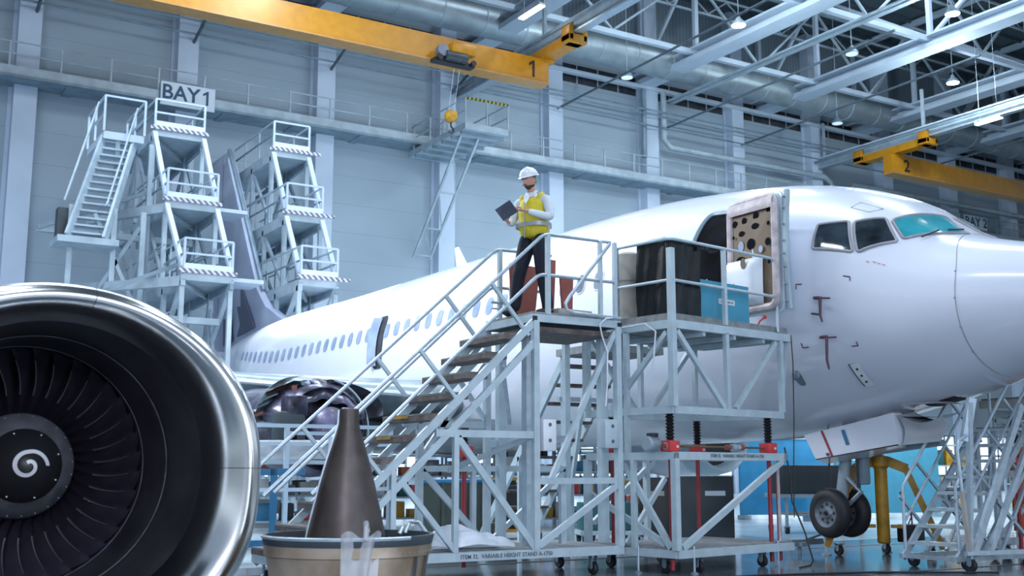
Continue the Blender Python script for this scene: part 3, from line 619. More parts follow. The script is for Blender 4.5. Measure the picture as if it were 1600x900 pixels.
# left engine with opened, wrapped cowls
def engine(sg,open_):
    ex=sg*4.83; z=1.95; k0=.9
    inl='purple' if open_ else 'steel2'
    L=lambda P:[(a+k0,r*.88) for a,r in P]
    e=MB().lathe(L([(11.95,.70),(11.65,.75),(11.5,.80),(11.42,.86),(11.5,.93),(11.75,.98),(12.1,1.0)]),(ex,0,z),'Y',40).build('engine_inlet',inl,ac,60)
    MB().lathe(L([(12.1,.93),(12.6,.97),(13.2,.92),(13.6,.75),(13.6,.5),(15.6,.42),(15.6,.1)]),(ex,0,z),'Y',36).build('engine_case','purple' if open_ else 'steel2',e,60)
    MB().lathe(L([(11.8,0),(11.8,.74)]),(ex,0,z),'Y',30).build('engine_fan','purple' if open_ else 'black',e)
    MB().box((ex-.15,13.6,z+.6),(ex+.15,17,z+.95),.05).build('pylon','wing',e)
    if open_:
        for s2,a0,a1 in ((1,8,80),(-1,100,168)):
            def cw(u,v):
                a=R(a0+(a1-a0)*v); r=1.04+.05*math.sin(7*u+5*v); lift=.26*(1-abs(math.sin(a)))
                return (ex+r*math.cos(a)*1.25,12.6+2.6*u,z+.02+r*math.sin(a)*.93+lift*.6-.10*u)
            MB().grid(cw,12,16).build('cowl_door','purple',e,70)
        # draped wrap over the front with ragged lower edge
        def wr_(u,v):
            a=R(20+150*u); r=(.60+.42*v)+.03*math.sin(13*u+3*v)+.03*math.sin(29*u); return (ex+r*math.cos(a)*1.05,12.25-.05*math.sin(9*u)+.5*v*v,z-.05+r*math.sin(a)*.95)
        MB().grid(wr_,30,10).build('plastic_wrap','purple',e,70)
        MB().sphere((ex+.05,12.2,z-.05),(.40,.25,.45),20,12).build('fan_cover','mark_dim',e)
        for k in range(7): 
            a=R(100+12*k); MB().tube([(ex+.9*math.cos(a),12.6,z+.9*math.sin(a)),(ex+.96*math.cos(a-.1),13.2,z+.96*math.sin(a)),(ex+.8*math.cos(a+.1),14,z+.85*math.sin(a))],.03+.012*(k%3),6).build('fuel_line',['galv','steeld','brown_red'][k%3],e)
        for a,c_,s_ in ((150,'purple',.2),(178,'darkg',.26),(205,'black',.2),(215,'yellowd',.08),(190,'brown_red',.14)): 
            MB().box((ex+.75*math.cos(R(a))-s_,12.0,z+.75*math.sin(R(a))-s_),(ex+.75*math.cos(R(a))+s_,12.4,z+.75*math.sin(R(a))+s_),.06).build('accessory',c_,e)
        for k in range(5):
            MB().lathe([(12.5+.12*k,.93),(12.5+.12*k,.96),(12.54+.12*k,.96),(12.54+.12*k,.93)],(ex,0,z),'Y',30,-40,75).build('case_flange',['galv','darkg'][k%2],e)
    else: MB().lathe(L([(12.1,1.0),(13.2,1.05),(14.6,.85),(14.6,.6)]),(ex,0,z),'Y',36).build('fan_cowl','white',e,60)
M['mark_dim']=mat('pale_violet_wrap',(.10,.095,.17),.4,0,.1,bump=.4,bscale=6,var=.3)
engine(-1,True); engine(1,False)
# ================================================================ FOREGROUND ENGINE
fe=thing('jet_engine','large polished jet engine intake in the left foreground with dark fan and spiral spinner','engine',(1.17,8.09,1.23))
# profile (axial, radius, b): b blends the round throat into the wider, flat-bottomed nacelle
Lp=[(.02,.782,0),(-.3,.785,0),(-.6,.80,0),(-.9,.815,.15),(-1.1,.835,.35),(-1.24,.862,.55),(-1.33,.89,.7),(-1.385,.925,.85),(-1.40,.95,.93),(-1.395,.972,1),(-1.365,1.0,1),(-1.30,1.025,1),(-1.2,1.045,1),(-1.05,1.065,1),(-.85,1.085,1)]
def nac(t,r,b,a):
    c,s=math.cos(a),math.sin(a); n=2+(.75*b if s<0 else 0); L=(abs(c)**n+abs(s)**n)**(-1/n)
    return (r*c*L*(1+.165*b),t,r*s*L)
def nsweep(P,n=144): return MB().grid(lambda u,v:nac(*[P[min(int(v*(len(P)-1)+.5),len(P)-1)][k] for k in range(3)],2*math.pi*u),n,len(P),True)
nsweep(Lp[4:]).build('inlet_lip','chrome',fe,80)
nsweep([(-.85,1.085,1),(-.845,1.08,1),(-.84,1.086,1),(-.5,1.1,1),(0,1.11,1),(.6,1.1,1),(1.4,1.02,.8),(2.2,.9,.4)]).build('outer_cowl','cowl',fe,60)
il=nsweep(Lp[:5]+[(.35,.79,0)][:0]).build('inlet_liner','duct_in',fe,60)
MB().lathe([(.35,.79),(.02,.79)],(0,0,0),'Y',64).build('fan_case','duct_in',il)
for t,r in ((-.08,.784),(-.62,.801)): MB().lathe([(t,r-.004),(t-.010,r-.010),(t-.02,r-.004)],(0,0,0),'Y',96).build('liner_joint','spin',il)
for a in (82,-1,-100,150):
    MB().tube([Vector(nac(t,r,b,R(a)))*1.0005 for t,r,b in Lp[5:]],.0022,4).build('lip_seam','black',fe)
MB().lathe([(.25,.0),(.25,.80)],(0,0,0),'Y',64).build('stator_backing','dark',fe)
def blade():
    nu,nv=7,14; F=[];B=[]
    def P(u,v,side):
        r=.33+(.772-.33)*v
        st=R(28+36*v); ch=.17+.10*v; c=(u-.5)*ch
        ax=-c*math.cos(st)*-1; tg=c*math.sin(st)
        camb=.022*(1-(2*u-1)**2)*(1-.4*v)
        ax+=camb*math.sin(st)*1.0; tg+=-camb*math.cos(st)
        ax+=.03*math.sin(math.pi*v)+.02+(-.03*v if u<.5 else 0)
        tg+=.05*math.sin(math.pi*v*.9)
        th=.004*side*(1-(2*u-1)**2)
        a=tg/r
        return (r*math.sin(a),ax+th,r*math.cos(a))
    mb=MB().grid(lambda u,v:P(u,v,1),nu,nv).grid(lambda u,v:P(u,v,-1),nu,nv)
    return mb,[P(0,v,0) for v in [ .30+.52*i/8 for i in range(9)]]
mb,edge=blade(); b0=mb.build('fan_blade','blade',fe,70); e0=MB().tube(edge,[.0085-.0007*i for i in range(9)],6).build('leading_edge','blade_edge',b0)  # shiny metal edge, also stands in for the blade highlight
for k in range(1,36):
    b=b0.copy(); C.objects.link(b); b.parent=fe; b.rotation_euler=(0,R(10*k),0); e=e0.copy(); C.objects.link(e); e.parent=b
sp=MB().lathe([(.06,.335),(-.02,.345),(-.05,.335),(-.20,.235),(-.205,.23)],(0,0,0),'Y',64).build('spinner','spin',fe,50)
MB().lathe([(-.203,.236),(-.215,.232),(-.33,.13),(-.385,.06),(-.40,.03),(-.405,.0)],(0,0,0),'Y',64).build('spinner_nose','black',sp,60)
def cone_y(r): 
    P=[(0,-.405),(.03,-.40),(.06,-.385),(.13,-.33),(.232,-.215)]
    for (r0,y0),(r1,y1) in zip(P,P[1:]):
        if r<=r1: return y0+(y1-y0)*(r-r0)/(r1-r0)
    return -.215
for k in range(8):
    a=R(45*k+20); MB().sphere((.215*math.cos(a),cone_y(.215)-.002,.215*math.sin(a)),.006,8,5).build('spinner_screw','mark',sp)
for k in range(24):
    a=R(15*k+5); MB().sphere((.325*math.cos(a),-.068,.325*math.sin(a)),.005,6,4).build('spinner_bolt','steeld',sp)
vs=[];n=60
for i in range(n+1):
    t=i/n; A_=120-480*t; a=R(A_); T=[(120,.018),(0,.040),(-90,.060),(-180,.076),(-270,.086),(-360,.125)]
    for (a0,r0),(a1,r1) in zip(T,T[1:]):
        if A_>=a1-1e-6: r=r0+(r1-r0)*(a0-A_)/(a0-a1); break
    w_=.0125
    for rr in (max(r-w_,.002),r+w_): vs.append((rr*math.cos(a),cone_y(rr)-.008,rr*math.sin(a)))
# spiral: starts at the centre and winds out to the right-hand end
MB().add(vs,[(2*i,2*i+1,2*i+3,2*i+2) for i in range(n)]).build('spiral_mark','mark',sp,80)
# ================================================================ EXHAUST CONE IN ITS NOZZLE
nz=thing('exhaust_nozzle','scorched metal exhaust nozzle ring standing on the floor like a tub, around the dark cone','nozzle',(2.60,5.97,0))
MB().lathe([(.0,.33),(.02,.36),(.30,.395),(.62,.43),(.74,.45),(.745,.462),(.80,.465),(.845,.475),(.85,.462),(.80,.452),(.60,.42),(.05,.34)],(0,0,0),'Z',64).build('shell','nozzle',nz,50)
MB().lathe([(.80,.466),(.845,.478),(.852,.475),(.852,.455),(.80,.45)],(0,0,0),'Z',64).build('rim','darkg',nz)
MB().lathe([(.835,.478),(.848,.482),(.853,.472)],(0,0,0),'Z',64,150,290).build('bright_edge','galv',nz)
for a in (-62,-46): 
    MB().lathe([(.30,.402),(.74,.458)],(0,0,0),'Z',3,a,a+3).build('scorch_streak','darkg',nz)
for k in range(14): MB().sphere((.466*math.cos(R(-75+5*k)),.466*math.sin(R(-75+5*k)),.765),.005,6,4).build('rivet','steeld',nz)
MB().tube([(.40,.10,.84),(.43,.10,.90),(.46,.04,.90),(.49,.0,.84)],.012,8).tube([(.34,.05,.84),(.36,.05,.88)],.014,8).build('wire_clip','galv',nz)
MB().lathe([(0,.0),(.02,.33)],(0,0,0),'Z',40).build('bottom','darkg',nz)
ec=one('exhaust_cone',MB().lathe([(.06,.0),(.06,.235),(.2,.232),(.5,.225),(.84,.222),(.90,.212),(1.02,.185),(1.15,.155),(1.30,.115),(1.40,.085),(1.47,.064),(1.50,.058),(1.575,.056),(1.578,.045),(1.5,.04)],(0,0,0),'Z',64),'cone','dark brown metal exhaust cone standing upright inside the scorched nozzle','cone',(2.60,6.0,-.03))
ed=MB().tube([(-.945*r,.37*r,z) for z,r in ((.5,.226),(.84,.223),(.90,.213),(1.02,.186),(1.15,.156),(1.30,.116),(1.40,.086),(1.47,.065),(1.50,.059),(1.57,.057))],.0065,6).build('light_rim','galv',ec)  # light rim along the left silhouette, put in as a bright tube
fl=thing('plastic_film','crumpled clear plastic film taped over the front rim of the scorched nozzle','plastic',(2.60,5.97,0))
def ff(u,v):
    a=R(-118+26*u+6*v*math.sin(5*u)); r=.40+.065*(1-v)+.02*math.sin(11*u+5*v)+.02; return (r*math.cos(a),r*math.sin(a),.87-.55*v+.02*math.sin(9*u))
MB().grid(ff,22,18).build('film_sheet','film',fl,80)
MB().tube([(-.11,-.475,.84),(-.105,-.47,.90),(-.10,-.45,.93),(-.09,-.45,.88)],.015,8).build('film_twist','film',fl)
# ================================================================ TAIL DOCKS
def dock(label,lv,back,rightside,grp=None):
    x0=min(l[0] for l in lv); d=thing('tail_dock',label,'dock',(lv[-1][0],lv[-1][2],0)); ox,oy=lv[-1][0],lv[-1][2]
    L=lambda x,y,z:(x-ox,y-oy,z)
    for i,(a,b,y,z) in enumerate(lv):
        MB().box(L(a,y,z-.28),L(b,back,z-.05)).build('deck','steel2',d)
        MB().box(L(a-.15,y-.06,z-.06),L(b+.15,y+.02,z+.07)).build('hazard_strip','hazard',d)
        MB().box(L(a,y-.05,z+.07),L(b,y,z+.24)).build('toe_board','signb',d)
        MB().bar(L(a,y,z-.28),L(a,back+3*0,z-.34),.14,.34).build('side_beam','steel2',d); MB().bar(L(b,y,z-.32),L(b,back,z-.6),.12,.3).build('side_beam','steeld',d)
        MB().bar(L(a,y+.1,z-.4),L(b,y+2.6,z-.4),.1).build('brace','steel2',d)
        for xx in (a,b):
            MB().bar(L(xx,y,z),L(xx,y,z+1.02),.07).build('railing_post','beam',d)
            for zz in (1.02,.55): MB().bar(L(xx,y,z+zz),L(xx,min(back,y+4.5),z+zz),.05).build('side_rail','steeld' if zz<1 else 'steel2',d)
            for q in (1.6,3.2,4.5): MB().bar(L(xx,y+q,z),L(xx,y+q,z+1.02),.05).build('railing_post','steel2',d)
        for zz in (1.02,.55): MB().bar(L(a,y,z+zz),L(b,y,z+zz),.06).build('front_rail','beam',d)
        zb=lv[i+1][3] if i+1<len(lv) else 0
        for xx in (a,b):
            for q in (.15,2.2,4.4,6.6):
                if y+q<back: MB().bar(L(xx,y+q,zb),L(xx,y+q,z-.28),.14).build('post','steel2',d)
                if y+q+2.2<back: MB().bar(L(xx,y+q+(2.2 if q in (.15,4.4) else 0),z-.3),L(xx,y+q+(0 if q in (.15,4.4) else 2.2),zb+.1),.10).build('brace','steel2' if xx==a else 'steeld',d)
            MB().bar(L(xx,y,zb+1.2),L(xx,back-.5,zb+1.2),.05).build('handrail','steel2',d)
            if i+1<len(lv): MB().bar(L(xx,y,z-.2),L(lv[i+1][0] if xx==a else lv[i+1][1],lv[i+1][2]+.1,zb+.1),.15).build('slanting_post','beam',d)
            else: MB().bar(L(xx,y,z-.2),L(xx,y+2.8,z-2.8),.13).build('slanting_post','steel2',d)
    for z in (3,5.4): MB().bar(L(lv[-1][0],lv[-1][2]+2.8,z),L(lv[-1][1],lv[-1][2]+2.8,z),.15).build('tie_beam','steel2',d)
    return d,L
lv=[(9.15,10.85,38.3,12.85),(9.15,10.8,36.2,9.9),(9.2,10.7,34.0,7.2)]
d,L=dock('left tail dock with three stepped railed platforms and a stair tower, beside the tail fin',lv,44,False)
for a,y,z in ((10.8,36.4,9.85),(10.7,34.2,7.15)): MB().box(L(a,y,z-.12),L(a+1.1,y+1.4,z)).build('flap','beam',d)
# lower and wider levels of the left dock
for z,y in ((5.9,34.8),(9.0,38.2)):
    MB().box(L(5.6,y,z-.2),L(10.6,y+.25,z)).build('cross_beam','steel2',d)
    MB().bar(L(5.6,y,z-.1),L(9.2,y,z+1.6),.12).build('brace','steeld',d)
for x in (6.3,7.6,8.5):
    MB().bar(L(x,36.5,0),L(x,36.5,9.4),.16).build('post','steel2',d)
MB().bar(L(8.5,36.5,6),L(7.0,36.5,9.2),.12).build('brace','steel2',d); MB().bar(L(6.3,36.5,5.2),L(8.4,36.5,8.9),.12).build('brace','steeld',d)
MB().bar(L(9.2,34.2,6.9),L(6.0,38.5,6.9),.2,.3).build('side_beam','steel2',d); MB().bar(L(9.15,36.3,9.6),L(7.4,39.5,9.6),.2,.3).build('side_beam','steel2',d)
# stair tower
MB().bar(L(6.15,36,8.3),L(7.35,37.6,12.0),.09,.3).build('stair_stringer','steel2',d); MB().bar(L(7.25,36,8.3),L(8.35,37.6,12.0),.09,.3).build('stair_stringer','steel2',d)
for k in range(14):
    t=(k+.5)/14; MB().box(L(6.15+1.2*t,36+1.6*t,8.3+3.7*t),L(7.25+1.1*t,36.3+1.6*t,8.36+3.7*t)).build('stair_tread','steel2',d)
MB().box(L(5.8,35.6,8.05),L(7.6,37,8.25)).build('stair_landing','steel2',d); MB().box(L(7.3,37.4,11.95),L(8.6,40,12.2)).build('top_landing','beam',d)
for x in (7.3,8.6):
    for q in (37.4,38.8,40): MB().bar(L(x,q,12.2),L(x,q,13.4),.07).build('railing_post','beam',d)
    for zz in (13.4,12.8): MB().bar(L(x,37.4,zz),L(x,40,zz),.06).build('side_rail','steel2',d)
MB().bar(L(7.3,37.4,13.4),L(8.6,37.4,13.4),.06).build('front_rail','beam',d)
for dx in (-.1,1.15): MB().bar(L(6.1+dx,36,9.4),L(7.25+dx,37.6,13.2),.05).build('handrail','steel2',d)
MB().box(L(5.9,36.5,8.3),L(6.3,36.9,9.3),.05).build('control_cabinet','darkg',d)
for x in (7.8,8.9): MB().bar(L(x,37.6,5),L(x,37.6,12),.14).build('post','steel2',d)
lv2=[(13.4,14.75,38.3,12.75),(13.2,14.5,36.2,9.95),(12.95,14.2,34.0,7.35)]
d2,L2=dock('right tail dock with three stepped railed platforms on the far side of the fin',lv2,44,True)
# shift clear of the fin
for a,b,y,z in lv2: MB().box(L2(b,y-.05,z-.05),L2(b+.45,y+.02,z+.06)).build('hazard_strip','hazard',d2)
# blue-lit equipment under the left dock
M['tread_top']=mat('tread_top_plate',(.30,.36,.36),.5,.2,var=.1,vscale=9)
# ================================================================ ACCESS STAIRS
SX,SY=8.26,10.9
st=thing('access_stairs','pale green steel access stairs with handrails and landing, the person standing on top','stairs',(SX,SY,0))
def S(x,y,z): return (x-SX,y-SY,z)
F0,B0=10.93,12.03
def sb(name,p,q,w=.06,h=None,m='steel'): MB().bar(S(*p),S(*q),w,h).build(name,m,st)
# landing
MB().box(S(7.02,F0+.02,2.99),S(8.24,B0,3.03)).build('landing_deck','deck',st)
sb('landing_edge',(7.02,F0,2.95),(8.26,F0,2.95),.05,.09); sb('landing_edge',(7.02,B0,2.95),(8.26,B0,2.95),.05,.09); sb('landing_edge',(7.02,F0,2.95),(7.02,B0,2.95),.05,.09); sb('landing_edge',(8.24,F0,2.95),(8.24,B0,2.95),.05,.09)
MB().box(S(7.04,F0+.05,2.80),S(8.2,B0-.05,2.86)).build('under_tray','tread',st)
for x in (7.02,8.24): MB().box(S(x-.03,F0-.035,2.91),S(x+.03,F0-.025,2.97)).build('end_cap','black',st)
# posts
for y,m in ((F0,'steel'),(B0,'steel')):
    for x in (7.04,8.22): sb('post',(x,y,.32),(x,y,2.92),.075,.075,m)
sb('column',(7.30,11.5,.35),(7.30,11.5,2.8),.11,.11,'galv'); sb('column',(7.22,12.0,.35),(7.22,12.0,2.8),.10,.10); sb('column',(8.22,11.25,.35),(8.22,11.25,2.9),.10,.10)
# stringers
def sl(x,z0=2.95): return z0-(7.05-x)*.935
for y in (F0,B0):
    sb('stringer',(7.05,y,2.93),(5.25 if y==F0 else 4.15,y,sl(5.25 if y==F0 else 4.15,2.93)),.045,.085)
    sb('stringer',(7.02,y,2.66),(5.2 if y==F0 else 4.1,y,sl(5.2 if y==F0 else 4.1,2.66)),.045,.075)
    if y==F0:
        sb('stringer',(5.25,y,sl(5.25,2.93)),(4.2,y,sl(4.2,2.93)),.045,.085); sb('stringer',(5.2,y,sl(5.2,2.66)),(4.3,y,sl(4.3,2.66)),.045,.075)
for k in range(1,12):
    z=3.0-.237*k; x=7.06-.253*k
    t=MB().box(S(x-.17,F0+.02,z-.075),S(x+.115,B0-.02,z)).build('tread','tread',st)
    MB().box(S(x-.172,F0+.02,z-.02),S(x-.17,B0-.02,z-.004)).build('nosing','deck',t)
    MB().box(S(x+.0,F0+.021,z+.001),S(x+.112,F0+.40,z+.004)).build('tread_top','tread_top',t)
    if k in (5,6): MB().box(S(x-.176,F0+.42-.1*(k-5),z-.045),S(x-.1725,F0+.78-.1*(k-5),z-.012)).build('yellow_label','yellowd',t)
# base
for y in (F0,B0): sb('base_beam',(4.15,y,.275),(8.26,y,.275),.06,.095)
for x in (4.15,5.6,7.04,8.24): sb('base_cross',(x,F0,.275),(x,B0,.275),.06,.09)
MB().box(S(5.6,F0+.03,.30),S(8.22,B0-.03,.33)).build('base_deck','deck',st)
sb('post',(6.0,F0,.32),(6.0,F0,1.6)); sb('post',(6.12,B0,.32),(6.12,B0,1.75),.075); sb('post',(6.85,B0,.32),(6.85,B0,1.25))
sb('cross_rail',(5.75,F0,1.60),(7.04,F0,1.60),.05,.08); sb('cross_rail',(5.9,B0,1.75),(7.04,B0,1.75),.05,.08); sb('cross_rail',(6.12,B0,1.22),(8.2,B0,1.22),.05,.07); sb('cross_rail',(7.04,F0,1.08),(8.22,F0,1.08),.045,.07)
sb('brace',(6.02,F0,1.56),(7.02,F0,.34),.05,.075); sb('brace',(6.15,B0,1.2),(7.0,B0,.34),.05,.07); sb('brace',(5.35,F0,1.08),(6.0,F0,.34),.05,.06)
sb('brace',(7.0,B0,2.5),(6.1,B0,1.3),.05,.06); sb('brace',(6.1,B0,1.75),(7.0,B0,2.8),.05,.06); sb('brace',(6.6,B0,2.35),(7.02,B0,1.8),.05,.05); sb('brace',(6.6,F0,2.38),(7.0,F0+.5,1.75),.04,.05,'galv')
sb('brace',(8.18,F0,2.86),(7.25,F0,1.1),.05,.06); sb('brace',(7.08,F0,.36),(8.2,F0,1.04),.05,.07); sb('brace',(7.1,B0,.36),(8.2,B0,1.2),.05,.06); sb('brace',(7.04,F0+.1,1.58),(6.5,B0,1.2),.05,.06)
sb('post',(5.25,F0,.32),(5.25,F0,1.2)); sb('post',(5.28,B0,.32),(5.28,B0,1.2))
MB().bar(S(7.6,F0+.3,.35),S(7.6,F0+.3,1.05),.06).build('post','steel',st)
sb('stretcher',(7.04,B0,1.52),(8.24,B0,1.60),.07,.09,'galv')
MB().box(S(7.12,F0-.045,1.42),S(7.30,F0+.10,1.78),.01).build('control_box','white2',st)
cb=MB().box(S(7.99,F0-.05,1.46),S(8.20,F0+.1,1.80),.01).build('control_box','steel',st)
for z in (1.54,1.72): MB().lathe([(-.003,.002),(-.003,.022),(0,.022)],S(8.10,F0-.052,z),'Y',14).lathe([(-.003,.002),(-.003,.022),(0,.022)],S(7.21,F0-.047,z),'Y',14).build('box_dial','text',cb)
text('stencil','ITEM 32.  VARIABLE HEIGHT STAND A-1750',.062,'text',st,S(6.65,F0-.033,.275),(90,0,0),depth=.001)
# screw jack of the stairs
def jack(parent,p,zt,top,post=True):
    x,y=p
    j=MB().box((x-.09,y-.08,zt),(x+.09,y+.08,zt+.13),.01).build('screw_gearbox','redb',parent)
    MB().box((x+.02,y-.083,zt+.045),(x+.06,y-.0805,zt+.075)).build('type_plate','mark',j)
    pr=[(zt+.13,.055)]; n=int((top-zt-.13)/.04)
    for k in range(n): pr+=[(zt+.15+k*.04,.035),(zt+.17+k*.04,.058)]
    pr+=[(top,.05)]
    MB().lathe(pr,(x,y,0),'Z',18).build('bellows','bellows',parent,20)
    if post: MB().tube([(x,y,.05),(x,y,zt)],.028,12).build('red_screw','red',parent)
    return j
jack(st,(6.78-SX,B0-SY+.1),1.36,1.72)
# casters
def caster(parent,x,y,r=.075,top=.23):
    c=MB().lathe([(-.025,.01),(-.03,r*.9),(-.02,r),(.02,r),(.03,r*.9),(.025,.01)],(x,y,r),'X',20).build('caster_wheel','rubber',parent)
    MB().box((x-.045,y-.03,r),(x-.033,y+.03,top)).box((x+.033,y-.03,r),(x+.045,y+.03,top)).box((x-.045,y-.045,top-.01),(x+.045,y+.045,top+.01)).lathe([(-.04,.001),(-.04,.015),(.04,.015),(.04,.001)],(x,y,r),'X',10).build('caster_fork','steeld',c)
def foot(parent,x,y,top=.23):
    f=MB().tube([(x,y,.02),(x,y,top+.1)],.014,8).build('levelling_screw','galv',parent); MB().lathe([(0,.05),(.012,.05),(.03,.015),(.03,.0)],(x,y,0),'Z',16).build('foot_pad','steeld',f)
for x,y in ((4.3,F0+.05),(7.9,F0+.1),(4.3,B0),(8.1,B0),(6.0,B0)): caster(st,x-SX,y-SY)
# handrails: outer loop, mid rail and square posts
def hr(pts,r=.021): MB().tube([S(*p) for p in pts],r,10).build('handrail','galv',st)
def bend(p,q,s_,n=5,k=.08):
    p,q,s_=Vector(p),Vector(q),Vector(s_); a=q+(p-q).normalized()*k; b=q+(s_-q).normalized()*k
    return [tuple(a*(1-t)**2+q*2*t*(1-t)+b*t*t) for t in [i/n for i in range(n+1)]]
for y,x1 in ((F0,7.95),(B0,8.0)):
    hr([(3.84,y,.95)]+bend((3.84,y,.95),(7.17,y,3.96),(x1,y,3.96))+[(x1,y,3.96)])
    hr([(4.35,y,.96)]+bend((4.35,y,.96),(7.10,y,3.47),(x1,y,3.47))+[(x1,y,3.47)])
    sb('rail_post',(7.22,y,3.0),(7.22,y,3.95),.05,.05); 
    for x in (6.45,5.55,4.65):
        zt=3.96-(7.17-x)*.904; sb('rail_post',(x,y,zt),(x+.50,y,zt-.57),.04,.04)
sb('rail_post',(4.98,B0,.3),(4.98,B0,1.6),.04,.04,'galv')
# right end: short post, sloping gate bar
hr([(8.0,F0,3.96),(8.14,F0,3.96)]); hr([(8.0,F0,3.47),(8.22,F0,3.47)])
sb('rail_post',(7.98,F0,3.0),(7.98,F0,3.96),.045,.045); sb('rail_post',(8.2,F0,2.7),(8.2,F0,3.96),.045,.045)
MB().tube([S(8.1,F0-.04,3.93),S(7.50,F0-.04,3.23),S(7.44,F0-.04,3.14),S(7.46,F0-.04,3.07),S(7.56,F0-.04,3.04),S(8.25,F0-.04,3.02)],.022,10).build('gate_bar','galv',st)
# guard hoop at the back of the landing
MB().tube([S(7.35,B0-.05,3.03),S(7.35,B0-.05,3.55),S(7.40,B0-.05,3.62),S(7.50,B0-.05,3.64),S(7.60,B0-.05,3.62),S(7.64,B0-.05,3.55),S(7.64,B0-.05,3.03)],.022,10).build('guard_hoop','galv',st)
MB().tube([S(7.1,B0,3.28),S(7.62,B0-.05,3.26)],.018,8).tube([S(7.1,B0,3.2),S(7.62,B0-.05,3.2)],.012,8).build('guard_bar','galv',st)
MB().tube([S(8.12,F0-.05,3.02),S(8.0,F0-.08,3.0),S(7.92,F0-.06,2.93),S(7.95,F0-.06,2.8),S(8.03,F0-.06,2.6),S(8.02,F0-.06,2.2),S(8.0,F0-.05,1.95)],.010,8).build('white_cable','white2',st)
# ================================================================ WORK PLATFORM (turned 9.5 degrees)
wp=thing('work_platform','height-adjustable steel work platform on red screw jacks, standing against the open aircraft door','platform',(8.65,10.41,0),9.5)
def wb(name,p,q,w=.06,h=None,m='steel'): return MB().bar(p,q,w,h).build(name,m,wp)
D_=1.45; U=2.15
MB().box((.02,.03,2.98),(2.36,D_,3.075)).build('platform_deck','deck',wp)
wb('deck_edge',(0,0,2.935),(2.36,0,2.935),.06,.10); wb('deck_edge',(0,0,2.935),(0,D_,2.935),.06,.10); wb('deck_edge',(0,D_,2.935),(2.36,D_,2.935),.06,.1); wb('deck_edge',(2.36,0,2.935),(2.36,D_,2.935),.06,.10)
for x in (.6,1.2,1.8): wb('joist',(x,0,2.86),(x,D_,2.86),.05,.06)
MB().bar((2.38,.0,2.93),(2.52,.1,2.93),.06,.06).build('rubber_bumper','pink',wp)
for y in (0,D_): 
    wb('lower_beam',(0,y,1.91),(U,y,1.91),.055,.09); wb('mid_frame',(0,y,1.37),(U,y,1.37),.055,.095); wb('base_beam',(0,y,.235),(U+.12,y,.235),.055,.095)
    for x in (0,1.02,U): wb('upper_post',(x,y,1.95),(x,y,2.9),.06 if x else .08)
    wb('brace',(.08,y,2.86),(.95,y,1.96),.05,.06); wb('brace',(2.05,y,2.86),(1.18,y,1.96),.05,.06)
    wb('post',(0,y,.28),(0,y,1.34),.08)
for x in (0,U): 
    wb('lower_beam',(x,0,1.91),(x,D_,1.91),.055,.09); wb('mid_frame',(x,0,1.37),(x,D_,1.37),.055,.09); wb('base_beam',(x,0,.235),(x,D_,.235),.055,.09)
wb('brace',(0,.08,2.84),(0,1.0,1.96),.05,.06); wb('brace',(.02,.1,.3),(.02,.85,1.3),.05,.07); wb('brace',(.05,.2,.34),(.05,D_,.9),.05,.07)
wb('brace',(.1,0,.30),(U-.05,0,1.32),.05,.075); wb('brace',(.1,D_,.55),(1.25,D_,1.32),.05,.07); wb('post',(1.1,D_,.28),(1.1,D_,1.34),.07); wb('brace',(.1,.9,.3),(.9,.95,1.1),.045,.06)
wb('strut',(2.36,.05,2.9),(U,.0,2.0),.03,.05); wb('post',(0,.9,.28),(0,.9,2.9),.09); wb('post',(0,.66,.28),(0,.66,1.34),.06); wb('post',(.0,.75,1.4),(0,.75,2.9),.06)
MB().box((.02,.02,.27),(U+.08,D_,.30)).build('base_deck','deck',wp)
for x in (0,U): MB().box((x-.034,-.034,1.33),(x+.034,-.03,1.41)).build('end_cap','deck',wp)
text('stencil','ITEM 32.  VARIABLE HEIGHT STAND A-1750',.055,'text',wp,(1.15,-.031,1.375),(90,0,0),depth=.001)
for x,y in ((.06,.12),(1.98,.12),(.3,1.3),(1.98,1.3)): jack(wp,(x,y),1.42,1.87)
MB().tube([(2.2,.15,.05),(2.2,.15,1.3)],.028,12).build('red_screw','red',wp); MB().tube([(2.14,.10,.3),(2.14,.10,1.3)],.02,8).build('white_conduit','pink',wp)
# drive line: motor, couplings, shaft
mo=MB().lathe([(-.2,.0),(-.2,.075),(-.17,.085),(-.02,.085),(0,.05),(.0,0)],(-.02,.25,1.51),'X',22).build('drive_motor','steel2',wp)
for k in range(9): MB().lathe([(-.165+.016*k,.086),(-.165+.016*k,.093),(-.16+.016*k,.093),(-.16+.016*k,.086)],(-.02,.25,1.51),'X',22).build('cooling_fin','galv',mo)
MB().box((-.16,.2,1.59),(-.05,.3,1.64),.01).build('terminal_box','darkg',mo)
MB().tube([(.15,.12,1.485),(1.9,.12,1.485)],.013,8).build('drive_shaft','brown',wp)
for x,m,r in ((-.03,'brown_red',.032),(.0,'galv',.045),(1.15,'brown_red',.035),(1.25,'galv',.045),(1.34,'galv',.038),(1.42,'brown_red',.035)): MB().tube([(x-.035,.12,1.485),(x+.035,.12,1.485)],r,14).build('coupling',m,wp)
